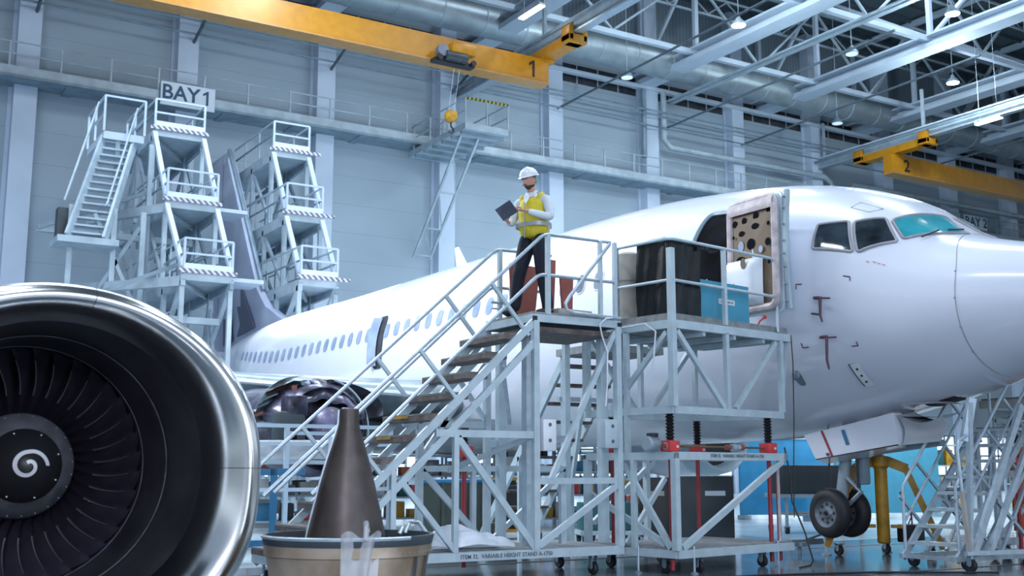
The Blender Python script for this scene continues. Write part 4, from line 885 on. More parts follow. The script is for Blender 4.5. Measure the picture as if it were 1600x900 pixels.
# railings of the platform
wb('corner_post',(0,0,3.0),(0,0,3.86),.075,.075); wb('corner_post',(0,0,3.0),(0,0,3.0-1.0),.075,.075)
def wr(pts,r=.02,m='steel'): MB().tube(pts,r,10).build('guard_rail',m,wp)
wr([(0,.9,3.98),(0,.05,3.98),(.05,0,3.98),(2.02,0,3.98),(2.1,0,3.94),(2.12,0,3.86),(2.12,0,3.0)]); wr([(0,0,3.47),(2.12,0,3.47)]); wr([(0,.02,3.47),(0,.9,3.47)])
wb('rail_post',(1.02,0,3.0),(1.02,0,3.96),.05,.05); wb('rail_post',(0,.9,3.0),(0,.9,3.98),.05,.05,'galv')
for x,y in ((.15,.3),(.5,.1),(1.75,.1),(.25,1.3),(1.9,1.3),(1.2,1.3)): caster(wp,x,y,.07,.19)
for x,y in ((.28,-.02),(1.92,-.02),(-.12,.5)): foot(wp,x,y,.22)
MB().tube([(2.36,-.03,2.98),(2.37,-.04,2.6),(2.36,-.03,1.9),(2.30,-.03,1.1),(2.28,-.03,.6)],.008,6).build('hanging_cord','black',wp)
MB().tube([(-.05,.8,2.95),(-.08,.6,2.95),(-.09,.35,2.96),(-.09,.18,2.85),(-.09,.22,2.5),(-.09,.3,2.25)],.010,6).build('white_cable','white2',wp)
# ---------------- things on the platform
def onwp(x,y): v=Matrix.Rotation(R(9.5),3,'Z')@Vector((x,y,0)); return 8.65+v.x,10.41+v.y
bx_=onwp(.70,.14)
bb=thing('blue_box','blue boxed crate with a white label, standing behind the front rail','box',(bx_[0],bx_[1],3.075),9.5)
MB().box((0,0,0),(1.0,.42,.50)).build('carton','blue',bb); MB().box((-.004,.0,.0),(0,.42,.49)).build('side_panel','bluep',bb)
MB().box((.37,-.004,.22),(.70,0,.29)).build('label','mark',bb); MB().box((.42,-.0055,.245),(.49,-.0045,.262)).box((.51,-.0055,.245),(.60,-.0045,.262)).box((.62,-.0055,.245),(.66,-.0045,.262)).build('label_print','text',bb)
for x in (.3,.85): MB().tube([(x,.1,.50),(x,.12,.535),(x,.16,.5)],.012,6).build('lifting_eye','cardb',bb)
# black film draped over a crate
cv=onwp(.04,.06)
cv_=thing('draped_cover','black plastic sheet draped in folds over a tall crate at the platform corner','cover',(cv[0],cv[1],3.075),9.5)
def drape(u,v):
    P=[(0,.52),(0,.06),(.06,0),(.62,0),(.63,.48),(.55,.56)]; n=len(P); t=u*n; i=int(t)%n; f=t-int(t); a,b=P[i],P[(i+1)%n]; x,y=a[0]+(b[0]-a[0])*f,a[1]+(b[1]-a[1])*f
    w=.022*math.sin(37*u+2*v)+.014*math.sin(83*u+4*v)+.01*noise.noise((u*30,v*5,0)); k=1-.10*v*(1 if i in (2,3) else .3)
    cx_,cy_=.33,.28; dx,dy=x-cx_,y-cy_; l=math.hypot(dx,dy); s=(1+w*(.25+.75*v)/l)*(1-.13*v*(x>.3)); return (cx_+dx*s,cy_+dy*s,.93*(1-v)+.012*math.sin(11*u)*(1-v))
MB().grid(drape,110,16,True).build('sheet_side','plastic',cv_,80)
MB().grid(lambda u,v:(.33+(drape(u,0)[0]-.33)*v,.28+(drape(u,0)[1]-.28)*v,.93+.03*(1-v)+.015*math.sin(9*v+12*u)*v*(1-v)+.012*math.sin(11*u)*v),110,7,True).build('sheet_top','plastic',cv_,80)
MB().grid(lambda u,v:(.5+.52*u,-.03-.02*math.sin(9*u),.93-.05*u-.12*v*(1-u)+.02*math.sin(8*u)),14,5).build('hanging_corner','plastic',cv_,80)
q=onwp(.30,.97)
rp=thing('extractor_drum','beige round drum with red cap behind the black cover','drum',(q[0],q[1],3.075),9.5)
MB().lathe([(0,.17),(.5,.17),(.52,.19),(.70,.20),(.86,.17),(.90,.1),(.91,0)],(0,0,0),'Z',28).build('drum_body','cardb',rp); MB().box((.14,-.1,.1),(.30,.12,.88),.03).build('filter_box','steel2',rp)
MB().lathe([(0,.06),(.03,.055),(.08,.05),(.09,.0)],(.06,-.24,.52),'Z',16).build('red_cap','redb',rp); MB().tube([(.06,-.2,.62),(.05,-.17,.75),(.0,-.17,.86)],.012,6).build('hose','brown',rp)
rv=onwp(1.85,.12); tg=one('remove_flag',MB().tube([(0,0,0),(.04,0,.06),(.10,-.01,.10)],.012,8).sphere((.12,-.01,.12),(.035,.02,.03),10,6),'redb','small red tie lying on the platform deck edge near the aircraft','tag',(rv[0],rv[1],3.08))
# red brown boards and pale strip on the landing
for i,(x,y,w,h,rz,tl,lab) in enumerate(((7.36,11.84,.42,.74,8,.10,'wide red-brown board standing behind the person'),(7.98,11.72,.17,.62,4,.05,'narrow red-brown board standing right of the person by the rail post'),(7.80,11.9,.18,.86,2,.08,'tall red-brown board tapering down behind the rail post'))):
    one('red_brown_board',MB().add([(0,0,0),(w*.8,0,0),(w+tl*.6,.05,h),(-tl*.2,.05,h),(0,.03,0),(w*.8,.03,0),(w+tl*.6,.08,h),(-tl*.2,.08,h)],[(0,1,2,3),(7,6,5,4),(0,4,5,1),(1,5,6,2),(2,6,7,3),(3,7,4,0)]),'brown_red',lab,'board',(x-.05*(i==0),y,3.03),rz=rz)
one('pale_plank',MB().box((0,0,0),(.52,.12,.10),.006),'cardb','short pale plank lying on the landing under the gate bar','plank',(7.52,11.15,3.03),rz=4)
# ================================================================ PERSON (local frame: faces -Y, own left is +X)
pe=[]
def skinmesh(name,verts,edges,radii,sub=2,root=0):
    me=bpy.data.meshes.new(name); me.from_pydata(verts,edges,[]); o=bpy.data.objects.new(name,me); C.objects.link(o)
    o.modifiers.new('s','SKIN'); 
    for i,r in enumerate(radii):
        sv=me.skin_vertices[0].data[i]; sv.radius=(r,r) if not isinstance(r,tuple) else r; sv.use_root=(i==root)
    m=o.modifiers.new('u','SUBSURF'); m.levels=sub; m.render_levels=sub
    dg=bpy.context.evaluated_depsgraph_get(); out=bpy.data.meshes.new_from_object(o.evaluated_get(dg)); bpy.data.objects.remove(o); return out
def join(name,meshes,m,parent,vox=None):
    bm=bmesh.new()
    for me in meshes: bm.from_mesh(me)
    me=bpy.data.meshes.new(name); bm.to_mesh(me); bm.free(); o=bpy.data.objects.new(name,me); C.objects.link(o)
    if vox:
        r=o.modifiers.new('r','REMESH'); r.mode='VOXEL'; r.voxel_size=vox; s=o.modifiers.new('m','SMOOTH'); s.factor=.5; s.iterations=2
        dg=bpy.context.evaluated_depsgraph_get(); me=bpy.data.meshes.new_from_object(o.evaluated_get(dg)); o.modifiers.clear(); o.data=me
    o.data.shade_smooth(); o.data.materials.clear(); o.data.materials.append(M[m]); o.name=name
    if parent is not None: o.parent=parent
    return o
def mbmesh(mb):
    me=bpy.data.meshes.new('t'); me.from_pydata(mb.v,[],mb.f); return me
# skeleton points (metres, feet at z=0)
PEL=(0,.02,.98); WST=(0,.015,1.14); CH=(0,.0,1.33); NK=(0,-.01,1.49); HB=(0,-.05,1.555)
LH=(.095,.02,.93); RH=(-.095,.02,.93); LK=(.125,.01,.52); RK=(-.155,-.07,.53); LA=(.15,.10,.10); RA=(-.22,-.08,.10)
LS=(.20,.0,1.42); RS=(-.20,.0,1.42)
LE=(.29,-.04,1.16); RE=(-.27,-.06,1.16)
LW=(.06,-.25,1.24); RW=(-.17,-.27,1.12)
# arms: own left hand points at the tablet, own right hand holds it from below
def limb(ps,rs): 
    return skinmesh('l',ps,[(i,i+1) for i in range(len(ps)-1)],rs,2)
def mid(a,b,t): return tuple(a[i]+(b[i]-a[i])*t for i in range(3))
head=MB()
HC=Vector((0,-.085,1.645)); TILT=Matrix.Rotation(R(17),3,'X')@Matrix.Rotation(0,3,'Z')
def hp(u,v):
    th=2*math.pi*u; ph=math.pi*v; x=math.sin(ph)*math.sin(th); y=-math.sin(ph)*math.cos(th); z=math.cos(ph)
    w=.074; d=.097; h=.118
    k=1-.22*max(0,-z)**1.6; X=x*w*k; Y=y*d*(1-.10*max(0,-z)); Z=z*h
    if y<0:
        f=-y; fx=math.exp(-(X/.016)**2)
        Y-=f*.022*fx*math.exp(-((Z+.022)/.022)**2)                     # nose
        Y+=f*.010*math.exp(-((abs(X)-.030)/.014)**2)*math.exp(-((Z-.008)/.013)**2)  # eye sockets
        Y-=f*.006*math.exp(-(X/.022)**2)*math.exp(-((Z+.058)/.008)**2) # lips
        Y+=f*.004*math.exp(-(X/.03)**2)*math.exp(-((Z+.070)/.006)**2)
        Y-=f*.010*math.exp(-(X/.022)**2)*math.exp(-((Z+.092)/.014)**2) # chin
        Y-=f*.005*math.exp(-((Z-.03)/.01)**2)                            # brow
    return Vector((X,Y,Z))
def hw(v): return tuple(HC+TILT@Vector(v))
head.grid(lambda u,v:hw(hp(u,min(max(v,.002),.998))),48,36,True)
for s in (-1,1): head.sphere(hw((s*.076,.008,-.012)),(.010,.018,.030),12,8)
def finger(base,dirs,ls,r):
    ps=[Vector(base)]; 
    for d,l in zip(dirs,ls): ps.append(ps[-1]+Vector(d).normalized()*l)
    return skinmesh('f',[tuple(p) for p in ps],[(i,i+1) for i in range(len(ps)-1)],[r,r*.95,r*.88,r*.75][:len(ps)],2)
parts=[mbmesh(head)]
parts.append(skinmesh('torso',[PEL,WST,CH,NK,HB,mid(HB,tuple(HC),.6)],[(0,1),(1,2),(2,3),(3,4),(4,5)],[(.13,.09),(.12,.085),(.13,.09),.056,.054,.05],2))
for S_,E_,W_ in ((LS,LE,LW),(RS,RE,RW)): parts.append(limb([mid(CH,S_,.6),S_,mid(S_,E_,.5),E_,mid(E_,W_,.5),W_],[.05,.048,.042,.036,.034,.026]))
for H_,K_,A_ in ((LH,LK,LA),(RH,RK,RA)): parts.append(limb([mid(PEL,H_,.7),H_,mid(H_,K_,.5),K_,mid(K_,A_,.4),A_,(A_[0]*1.05,A_[1]-.12,.05)],[.08,.078,.065,.05,.048,.034,.03]))
# own left hand: palm towards tablet, index finger pointing
lp=Vector(LW); ld=Vector((-.95,-.25,.10)).normalized()
parts.append(skinmesh('palm',[tuple(lp),tuple(lp+ld*.045),tuple(lp+ld*.085)],[(0,1),(1,2)],[(.026,.022),(.034,.017),(.036,.014)],2))
kn=lp+ld*.085
for i,(off,cur,l) in enumerate(((.027,.15,.028),(.009,1.2,.030),(-.009,1.3,.028),(-.026,1.4,.023))):
    b=kn+Vector((0,0,off)); d0=ld; dn=Vector((.1,-.2,-1)) if i else Vector((-.6,-.4,-.35))
    parts.append(finger(tuple(b),[d0,(ld+dn*cur*.5),(ld*.3+dn*cur)],[l*1.3,l,l*.8],.0092))
parts.append(finger(tuple(lp+ld*.03+Vector((0,-.01,.02))),[ld+Vector((0,-.6,.5)),ld+Vector((0,-.5,0))],[.038,.03],.0105))
# own right hand under the tablet, thumb on its face
rp_=Vector(RW); rd=Vector((-.05,-.75,.55)).normalized()
parts.append(skinmesh('palm',[tuple(rp_),tuple(rp_+rd*.045),tuple(rp_+rd*.085)],[(0,1),(1,2)],[(.026,.022),(.036,.018),(.037,.015)],2))
kn=rp_+rd*.085
for i,off in enumerate((.03,.010,-.010,-.028)):
    b=kn+Vector((off,0,0)); parts.append(finger(tuple(b),[rd,rd+Vector((0,.2,1.0)),Vector((.1,.6,1))],[.036,.028,.02],.0092))
parts.append(finger(tuple(rp_+rd*.03+Vector((.03,0,.01))),[(.5,-.3,.8),(.2,-.2,1)],[.04,.03],.0105))
PX,PY,PZ=7.33,11.42,3.03
pr0=join('person',parts,'skin',None,.0062)
tag(pr0,'bearded person in white hard hat and yellow vest holding a tablet on the landing','person')
PR=-68
pr0.location=(PX,PY,PZ); pr0.rotation_euler=(0,0,R(PR)); pr0.scale=(1.03,1.03,1.03)
# clothing
def cloth(name,m,meshes,vox=.011): return join(name,meshes,m,pr0,vox)
sh=[skinmesh('t',[(0,.02,1.00),WST,CH,(0,-.005,1.44),NK],[(0,1),(1,2),(2,3),(3,4)],[(.175,.135),(.17,.13),(.19,.14),(.13,.09),.060],2)]
for S_,E_,W_ in ((LS,LE,LW),(RS,RE,RW)): sh.append(limb([mid(CH,S_,.5),S_,mid(S_,E_,.5),E_,mid(E_,W_,.45),mid(E_,W_,.93)],[.075,.072,.062,.056,.048,.036]))
shirt=cloth('shirt','shirt',sh)
# collar
for s in (-1,1): MB().add([(s*.005,-.080,1.475),(s*.065,-.055,1.515),(s*.085,-.01,1.53),(s*.075,-.075,1.445),(s*.035,-.105,1.43)],[(0,1,3,4),(1,2,3)]).build('collar','shirt',shirt)
MB().lathe([(1.45,.072),(1.475,.064),(1.495,.062),(1.495,.058),(1.46,.064)],(0,-.022,0),'Z',24).build('collar_band','shirt',shirt)
ve=[skinmesh('t',[(0,.02,.93),(0,.015,1.10),(0,0,1.28),(0,0,1.40),(0,0,1.455)],[(0,1),(1,2),(2,3),(3,4)],[(.20,.165),(.20,.16),(.215,.165),(.19,.135),(.12,.085)],2)]
for s in (-1,1): ve.append(skinmesh('s',[(s*.07,.0,1.44),(s*.185,.0,1.418)],[(0,1)],[(.09,.082),(.088,.086)],2))
vest=cloth('vest','vest',ve)
# band wraps the vest: built from its own section
def band(z0,z1,rx,ry,m,name,par,n=48,oy=.012):
    MB().grid(lambda u,v:(rx*math.copysign(abs(math.cos(2*math.pi*u))**.8,math.cos(2*math.pi*u)),oy+ry*math.copysign(abs(math.sin(2*math.pi*u))**.8,math.sin(2*math.pi*u)),z0+(z1-z0)*v),n,3,True).build(name,m,par)
band(1.075,1.125,.215,.180,'refl','reflective_band',vest)
MB().bar((0,-.172,1.36),(0,-.174,.93),.012,.006).build('zip','refl',vest)
MB().add([(-.055,-.118,1.455),(.055,-.118,1.455),(0,-.178,1.31),(0,-.11,1.46)],[(0,2,1),(0,1,3)]).build('neck_opening','shirt',vest)
tr=[skinmesh('t',[(0,.02,1.0),PEL],[(0,1)],[(.175,.135),(.18,.14)],2)]
for H_,K_,A_ in ((LH,LK,LA),(RH,RK,RA)): tr.append(limb([mid((0,.02,1.0),H_,.6),H_,mid(H_,K_,.45),K_,mid(K_,A_,.45),(A_[0],A_[1],A_[2]-.03)],[.118,.12,.105,.086,.078,.074]))
trs=cloth('trousers','navy',tr)
for s,A_ in ((1,LA),(-1,RA)):
    x,y=A_[0],A_[1]
    MB().grid(lambda u,v:(x+s*.02*(1-v)+.060*(1-.25*abs(2*v-1)**3)*math.cos(2*math.pi*u)*(math.sin(math.pi*min(max(v*.96+.02,0),1))**.4),y+.09-.33*v,max(.004,.052+(.066-.03*v)*math.sin(2*math.pi*u)*(math.sin(math.pi*(v*.96+.02))**.5))),20,14,True).build('shoe','black',pr0)
# helmet
hh=Vector((0,.005,.045))
def hel(u,v):
    th=2*math.pi*u; ph=math.pi*.5*v; x=math.sin(ph)*math.sin(th); y=-math.sin(ph)*math.cos(th); z=math.cos(ph)
    ridge=.006*math.exp(-(x*10)**2)
    return hw((x*.108,y*.130+.012,.050+z*(.108+ridge)))
ht=MB().grid(hel,40,14,True).build('hard_hat','hat',pr0,60)
def brim(u,v):
    th=2*math.pi*u; f=max(0,math.cos(th))**1.5; e=.012+.045*f
    return hw((math.sin(th)*(.106+(.010+.004*f)*v),-math.cos(th)*(.128+e*v)+.012,.054-.008*v-.010*f*v))
MB().grid(brim,48,4,True).build('brim','hat',ht,60)
MB().tube([hw((.0+.012*math.sin(t),-.135,.10+.01*math.cos(t))) for t in [i*.7 for i in range(9)]],.003,5).build('badge','refl',ht)
# hair, beard, eyes
MB().grid(lambda u,v:hw((.079*math.sin(R(100+160*u))*1.0*(1 if 1 else 0),-.100*math.cos(R(100+160*u)),.055-.105*v*(1-.15*abs(2*u-1)))),20,8).build('hair','hair',pr0)
def bd(u,v):
    a=(u-.5)*1.25*math.pi; z=-.058-.060*v; q=hp((a/(2*math.pi))%1,math.acos(max(-1,min(1,z/.118)))/math.pi); c=1.03+.01*math.sin(40*u); 
    return hw((q.x*c,q.y*c-.002,q.z*1.03))
MB().grid(bd,30,8).build('beard','hair',pr0)
MB().tube([hw((x,-.112+.25*abs(x),-.044-.15*abs(x))) for x in (-.028,-.015,0,.015,.028)],.006,6).build('moustache','hair',pr0)
for s in (-1,1):
    MB().tube([hw((s*x,-.096+.22*(x-.02),.026)) for x in (.014,.028,.043)],.004,5).build('eyebrow','hair',pr0); MB().sphere(hw((s*.030,-.083,.006)),(.011,.008,.006),10,6).build('eye','mark',pr0)
# tablet (held, so a thing of its own)
Mx=Matrix.Translation((PX,PY,PZ))@Matrix.Rotation(R(PR),4,'Z')
tb=thing('tablet','dark grey tablet computer held by the person in both hands','tablet',tuple(Mx@Vector((-.11,-.40,1.27)))); tb.rotation_mode='XYZ'
tb.rotation_euler=(Matrix.Rotation(R(PR),3,'Z')@Matrix.Rotation(R(10),3,'Z')@Matrix.Rotation(R(34),3,'X')@Matrix.Rotation(R(-24),3,'Y')).to_euler()
MB().box((-.125,-.005,-.088),(.125,.004,.088),.004).build('shell','tablet',tb); MB().box((-.115,.004,-.078),(.115,.0048,.078)).build('screen','glassd',tb)
# ================================================================ MOBILE STAIRS AT RIGHT
def ladder(label,loc,rz,n,rise,run,w,top=1.5,grp=None,hr_=1.0,lift=.12,m='galv'):
    t=thing('mobile_stairs',label,'stairs',loc,rz,grp)
    def q(name,p,r_,a=.05,h=None,mm=m): return MB().bar(p,r_,a,h).build(name,mm,t)
    Lx=n*run; H_=n*rise
    for y in (0,w):
        q('stringer',(-.1,y,.12),(Lx,y,H_+.12),.04,.09); q('lower_stringer',(.35,y,.16),(Lx+.05,y,H_-.25),.04,.06)
        q('base_beam',(-.15,y,.14),(Lx+top,y,.14),.05,.06); q('rear_post',(Lx,y,.14),(Lx,y,H_+.1),.05); q('rear_post',(Lx+top,y,.14),(Lx+top,y,H_+.1),.05)
        q('brace',(Lx,y,.2),(Lx+top,y,H_-.05),.04); q('brace',(Lx*.5,y,.18),(Lx,y,H_*.75),.04); q('brace',(Lx*.5,y,H_*.5),(Lx,y,.2),.04)
        s=rise/run
        MB().tube([(-.05,y,.16),(-.05,y,hr_),(.10,y,hr_+.16),(Lx-.05,y,H_+hr_+.02),(Lx+.12,y,H_+hr_+.12),(Lx+top,y,H_+hr_+.12),(Lx+top,y,H_)],.021,8).build('handrail',m,t)
        MB().tube([(-.05,y,.55),(Lx,y,H_+.62),(Lx+top,y,H_+.62)],.018,8).build('mid_rail',m,t)
        for k in (1,3,5,7):
            if k<n: q('rail_post',(k*run-.3,y,k*rise+hr_-.08-.25),(k*run+.30,y,k*rise+.15),.032)
    q('base_cross',(-.1,0,.14),(-.1,w,.14),.05); q('base_cross',(Lx+top,0,.14),(Lx+top,w,.14),.05)
    for k in range(1,n+1): MB().box((k*run-.16,.02,k*rise+.07),(k*run+.10,w-.02,k*rise+.11)).build('tread','steel',t)
    MB().box((Lx-.02,-.02,H_+.08),(Lx+top,w+.02,H_+.13)).build('top_platform','deck',t)
    for x in (.1,Lx+top-.1):
        for y in (.0,w): caster(t,x,y,.08,.13)
    return t
ladder('silver mobile stairs with criss-cross handrails under the nose, its treads facing left',(11.95,9.05,0),1,8,.205,.19,.78,.35)
# folding A-frame trestle nearer the camera
tf=thing('trestle_ladder','bright silver trestle frame on casters in front of the mobile stairs at right edge','trestle',(11.95,9.0,0))
def T(name,p,q_,a=.05,h=None,m='galv'): return MB().bar(p,q_,a,h).build(name,m,tf)
T('front_leg',(0,-.06,.15),(.12,-.10,2.02),.06,.06); T('front_leg',(.05,-.05,1.55),(.17,-.10,2.08),.07,.10)
T('diagonal_leg',(.05,-.08,.2),(1.15,-.1,2.02),.05,.09); T('diagonal_leg',(.35,-.08,.2),(1.55,-.1,2.0),.05,.07); T('base_bar',(-.1,-.08,.22),(1.5,-.35,.22),.06,.05)
MB().tube([(-.10,-.08,.95),(-.14,-.08,1.45),(-.10,-.08,1.56),(.02,-.1,1.62)],.022,8).build('grab_rail','galv',tf); T('grab_rail',(-.05,-.1,.25),(-.1,-.08,.95),.045,.045,'cardb')
for x,y in ((.0,-.07),(.9,-.22)): caster(tf,x,y,.075,.2)
# second platform beyond the nose
np_=thing('nose_platform','pale platform with wooden-edged deck beyond the nose, upon black bellows','platform',(12.9,7.15,0))
np_.location=(14.2,8.3,0)
def Nn(name,p,q_,a=.06,h=None,m='steel'): return MB().bar(p,q_,a,h).build(name,m,np_)
MB().box((-.1,-.1,2.12),(3.6,1.9,2.2)).build('platform_deck','deck',np_); MB().box((-.16,-.16,2.06),(3.6,-.08,2.17)).box((-.16,-.1,2.06),(-.08,1.9,2.17)).build('wooden_edge','cardb',np_)
for y in (0,1.8): 
    Nn('deck_beam',(0,y,1.98),(3.5,y,1.98),.06,.12); Nn('mid_frame',(-.3,y,1.15),(3.5,y,1.15),.06,.1); Nn('base_beam',(-.3,y,.22),(3.5,y,.22),.06,.1)
    for x in (0,1.2,2.4,3.5): Nn('post',(x,y,.25),(x,y,1.15)); Nn('post',(x,y,1.5),(x,y,1.95),.05)
    Nn('brace',(0,y,.3),(1.2,y,1.1),.05); Nn('brace',(1.2,y,1.1),(2.4,y,.3),.05); Nn('brace',(0,y,1.9),(1.2,y,1.5),.05)
for x,y in ((.15,.1),(.15,1.6)): jack(np_,(x,y),1.25,1.95)
for k in range(3): MB().box((.5+.95*k,1.9,.35),(1.3+.95*k,1.94,1.9)).build('orange_panel','orange',np_)
for x,y in ((.1,.0),(3.2,.0),(.1,1.8)): caster(np_,x,y,.08,.18)
# ================================================================ YELLOW TRIPOD JACK
yj=thing('tripod_jack','yellow tripod aircraft jack standing under the nose behind the wheels','jack',(13.04,11.15,0))
MB().lathe([(.18,.07),(.20,.09),(1.22,.09),(1.26,.12),(1.40,.12),(1.42,.07)],(0,0,0),'Z',20).build('jack_body','yellowd',yj,30)
MB().lathe([(1.42,.05),(1.62,.05),(1.63,.07),(1.70,.07),(1.71,.0)],(0,0,0),'Z',16).build('ram','chrome',yj)
for k,a in enumerate((148,-32,58)):
    a=R(a-20); d=Vector((math.cos(a),math.sin(a),0)); l=MB().bar(d*.1+Vector((0,0,1.33)),d*.36+Vector((0,0,1.22)),.07,.14).bar(d*.33+Vector((0,0,1.25)),d*.78+Vector((0,0,.12)),.07,.09).build('leg','yellowd',yj)
    MB().bar(d*.1+Vector((0,0,.42)),d*.62+Vector((0,0,.42)),.04,.05).build('leg_tie','yellowd',l)
    e=d*.8; MB().tube([(e.x,e.y,.02),(e.x,e.y,.28)],.02,8).build('foot_screw','galv',l); MB().lathe([(0,.075),(.02,.07),(.03,.02)],(e.x,e.y,0),'Z',16).build('foot_pad','steeld',l)
    caster(yj,d.x*.62,d.y*.62,.07,.16)
MB().tube([(.2,-.15,.9),(.3,-.25,.6),(.25,-.3,.35),(.1,-.3,.2)],.012,6).tube([(.22,-.15,.9),(.36,-.2,.55),(.3,-.1,.3)],.010,6).build('hydraulic_hose','red',yj)
MB().box((.15,-.35,.2),(.45,-.1,.45),.02).build('hand_pump','black',yj)
one('tow_dolly',MB().box((-.15,0,.12),(.5,.08,.2)).box((-.05,-.1,.1),(.06,.2,.16)).lathe([(0,.03),(.1,.025)],(.05,.05,0),'Z',12).tube([(.15,.04,.18),(.75,.1,.30),(.9,.12,.28)],.02,8),'steeld','low grey dolly bar lying on the floor beneath the tyres','dolly',(12.45,12.2,0))
# ================================================================ BACKGROUND
def box_on_legs(name,label,cat,loc,rz,w,d,h,leg,m,dm='steel2',grp=None,wheels=True):
    t=thing(name,label,cat,loc,rz,grp); MB().box((0,0,leg),(w,d,leg+h),.02).build('body',m,t)
    MB().box((-.05,-.05,leg-.07),(w+.05,d+.05,leg)).build('shelf',dm,t)
    for x in (.03,w-.03):
        for y in (.03,d-.03):
            MB().bar((x,y,.12 if wheels else 0),(x,y,leg-.05),.05).build('leg',dm,t)
            if wheels: caster(t,x,y,.06,.13)
    return t
# wheelie bins
def bin_(label,loc,rz,w,m='green',lid='blued'):
    t=thing('wheelie_bin',label,'bin',loc,rz)
    MB().add([(.06,.06,.08),(w-.06,.06,.08),(w-.06,.6,.08),(.06,.6,.08),(0,0,1.0),(w,0,1.0),(w,.7,1.0),(0,.7,1.0)],[(3,2,1,0),(4,5,6,7),(0,1,5,4),(1,2,6,5),(2,3,7,6),(3,0,4,7)]).build('bin_body',m,t)
    MB().box((-.03,-.03,1.0),(w+.03,.73,1.06),.02).build('lid',lid,t)
    MB().box((w*.42,-.03,.1),(w*.5,.0,1.0)).build('rib',m,t)
    for x in (.1,w-.1): caster(t,x,.12,.07,.12)
bin_('dark green wheelie bin with blue lid behind the stair base, left one of the two',(8.25,16.1,0),-20,.72)
bin_('dark green wheelie bin with blue lid behind the stair base, right one of the two',(9.05,16.3,0),-20,.62)
# dark cabinets
t=thing('tool_cabinet','dark grey cabinet with a pale label, seen through the base of the work platform','cabinet',(12.45,14.9,0),-25)
MB().box((0,0,.08),(.95,.6,1.1),.015).build('carcass','darkg',t); MB().box((.45,-.006,.78),(.80,0,.86)).build('label','signb',t); MB().box((-.55,0,.08),(-.03,.6,1.08),.015).build('side_unit','black',t); MB().box((-.5,-.006,.78),(-.25,0,.86)).build('label','cardb',t)
for x in (.1,.85): caster(t,x,.1,.06,.1)
# trolleys
cols=['yellow','darkg','teal','bluep','orange','white2','cardb','steel2']
t=box_on_legs('work_trolley','dark crate on a wheeled steel trolley behind the red screws at right','trolley',(16.0,16.0,0),-20,1.6,.8,.55,.75,'darkg')
MB().box((.1,-.02,.35),(1.5,.75,.38)).build('lower_shelf','cardb',t); one('white_bag',MB().grid(lambda u,v:(1.1*(u-.2)+.03*math.sin(9*v),.5*math.cos(math.pi*(v-.5))-.25,.16*math.sin(math.pi*v)*(1-.8*u)+.02*math.sin(13*u)),16,12).grid(lambda u,v:(1.1*(u-.2),.5*v,-.0+.001*u),4,4),'white2','white cloth bundle hanging over the end of the dark crate','bag',(17.45,15.7,1.38),rz=-20)
def frame_cart(label,loc,rz,w,d,h,m,inner,grp=None):
    t=thing('frame_trolley',label,'trolley',loc,rz,grp)
    for x in (0,w):
        for y in (0,d): MB().bar((x,y,.12),(x,y,h),.05).build('post',m,t); caster(t,x,y,.06,.13)
    for z in (.16,h):
        for y in (0,d): MB().bar((0,y,z),(w,y,z),.05).build('rail',m,t)
        for x in (0,w): MB().bar((x,0,z),(x,d,z),.05).build('rail',m,t)
    MB().box((.08,.08,.2),(w-.08,d-.08,h-.12),.02).build('load',inner,t)
    return t
frame_cart('yellow-framed trolley with black load behind the left half of the stair base',(10.1,17.3,0),-25,.95,.6,1.05,'yellow','black')
frame_cart('yellow-framed trolley with black wheel behind the platform corner',(11.6,16.2,0),-25,.7,.6,1.0,'yellow','darkg')
t=box_on_legs('equipment_crate','teal crate on a low frame behind the stair base','crate',(10.9,15.5,0),-25,.95,.6,.45,.22,'teal')
one('plastic_bundle',MB().grid(lambda u,v:(1.25*u+.05*math.sin(9*v),.5*v,(.20+.05*math.sin(13*u+3*v)+.04*math.sin(23*v+9*u))*(math.sin(math.pi*min(max(u*.96+.02,0),1))*math.sin(math.pi*min(max(v*.96+.02,0),1)))**.45),28,16).box((.05,.05,0),(1.2,.45,.002)),mat('bubble_wrap',(.66,.72,.80),.3,var=.1,bump=.5,bscale=18),'white crumpled plastic bundle lying on the stair base deck','plastic',(5.55,11.0,.335),ang=80)
# blue screens and containers under the nose
for i,(x,y,w,h,m,lab) in enumerate(((19.5,21.0,2.6,2.05,'bluep','bright blue panel standing far behind the nose wheels, left one'),(22.2,20.4,3.2,2.0,'blue','blue panel standing far behind the nose wheels, right one'),(20.2,19.5,1.3,1.3,'bluep','low bright blue container in front of the left blue panel'))):
    t=thing('blue_screen',lab,'screen',(x,y,0),-12); MB().box((0,0,.12),(w,.5 if i==2 else .08,h),.01).build('panel',m,t)
    for q_ in (.1,w-.1): MB().box((q_-.03,-.25,0),(q_+.03,.3,.12)).build('foot','steel2',t)
    MB().box((0,-.02,h-.08),(w,.0,h)).build('top_edge','mark',t)
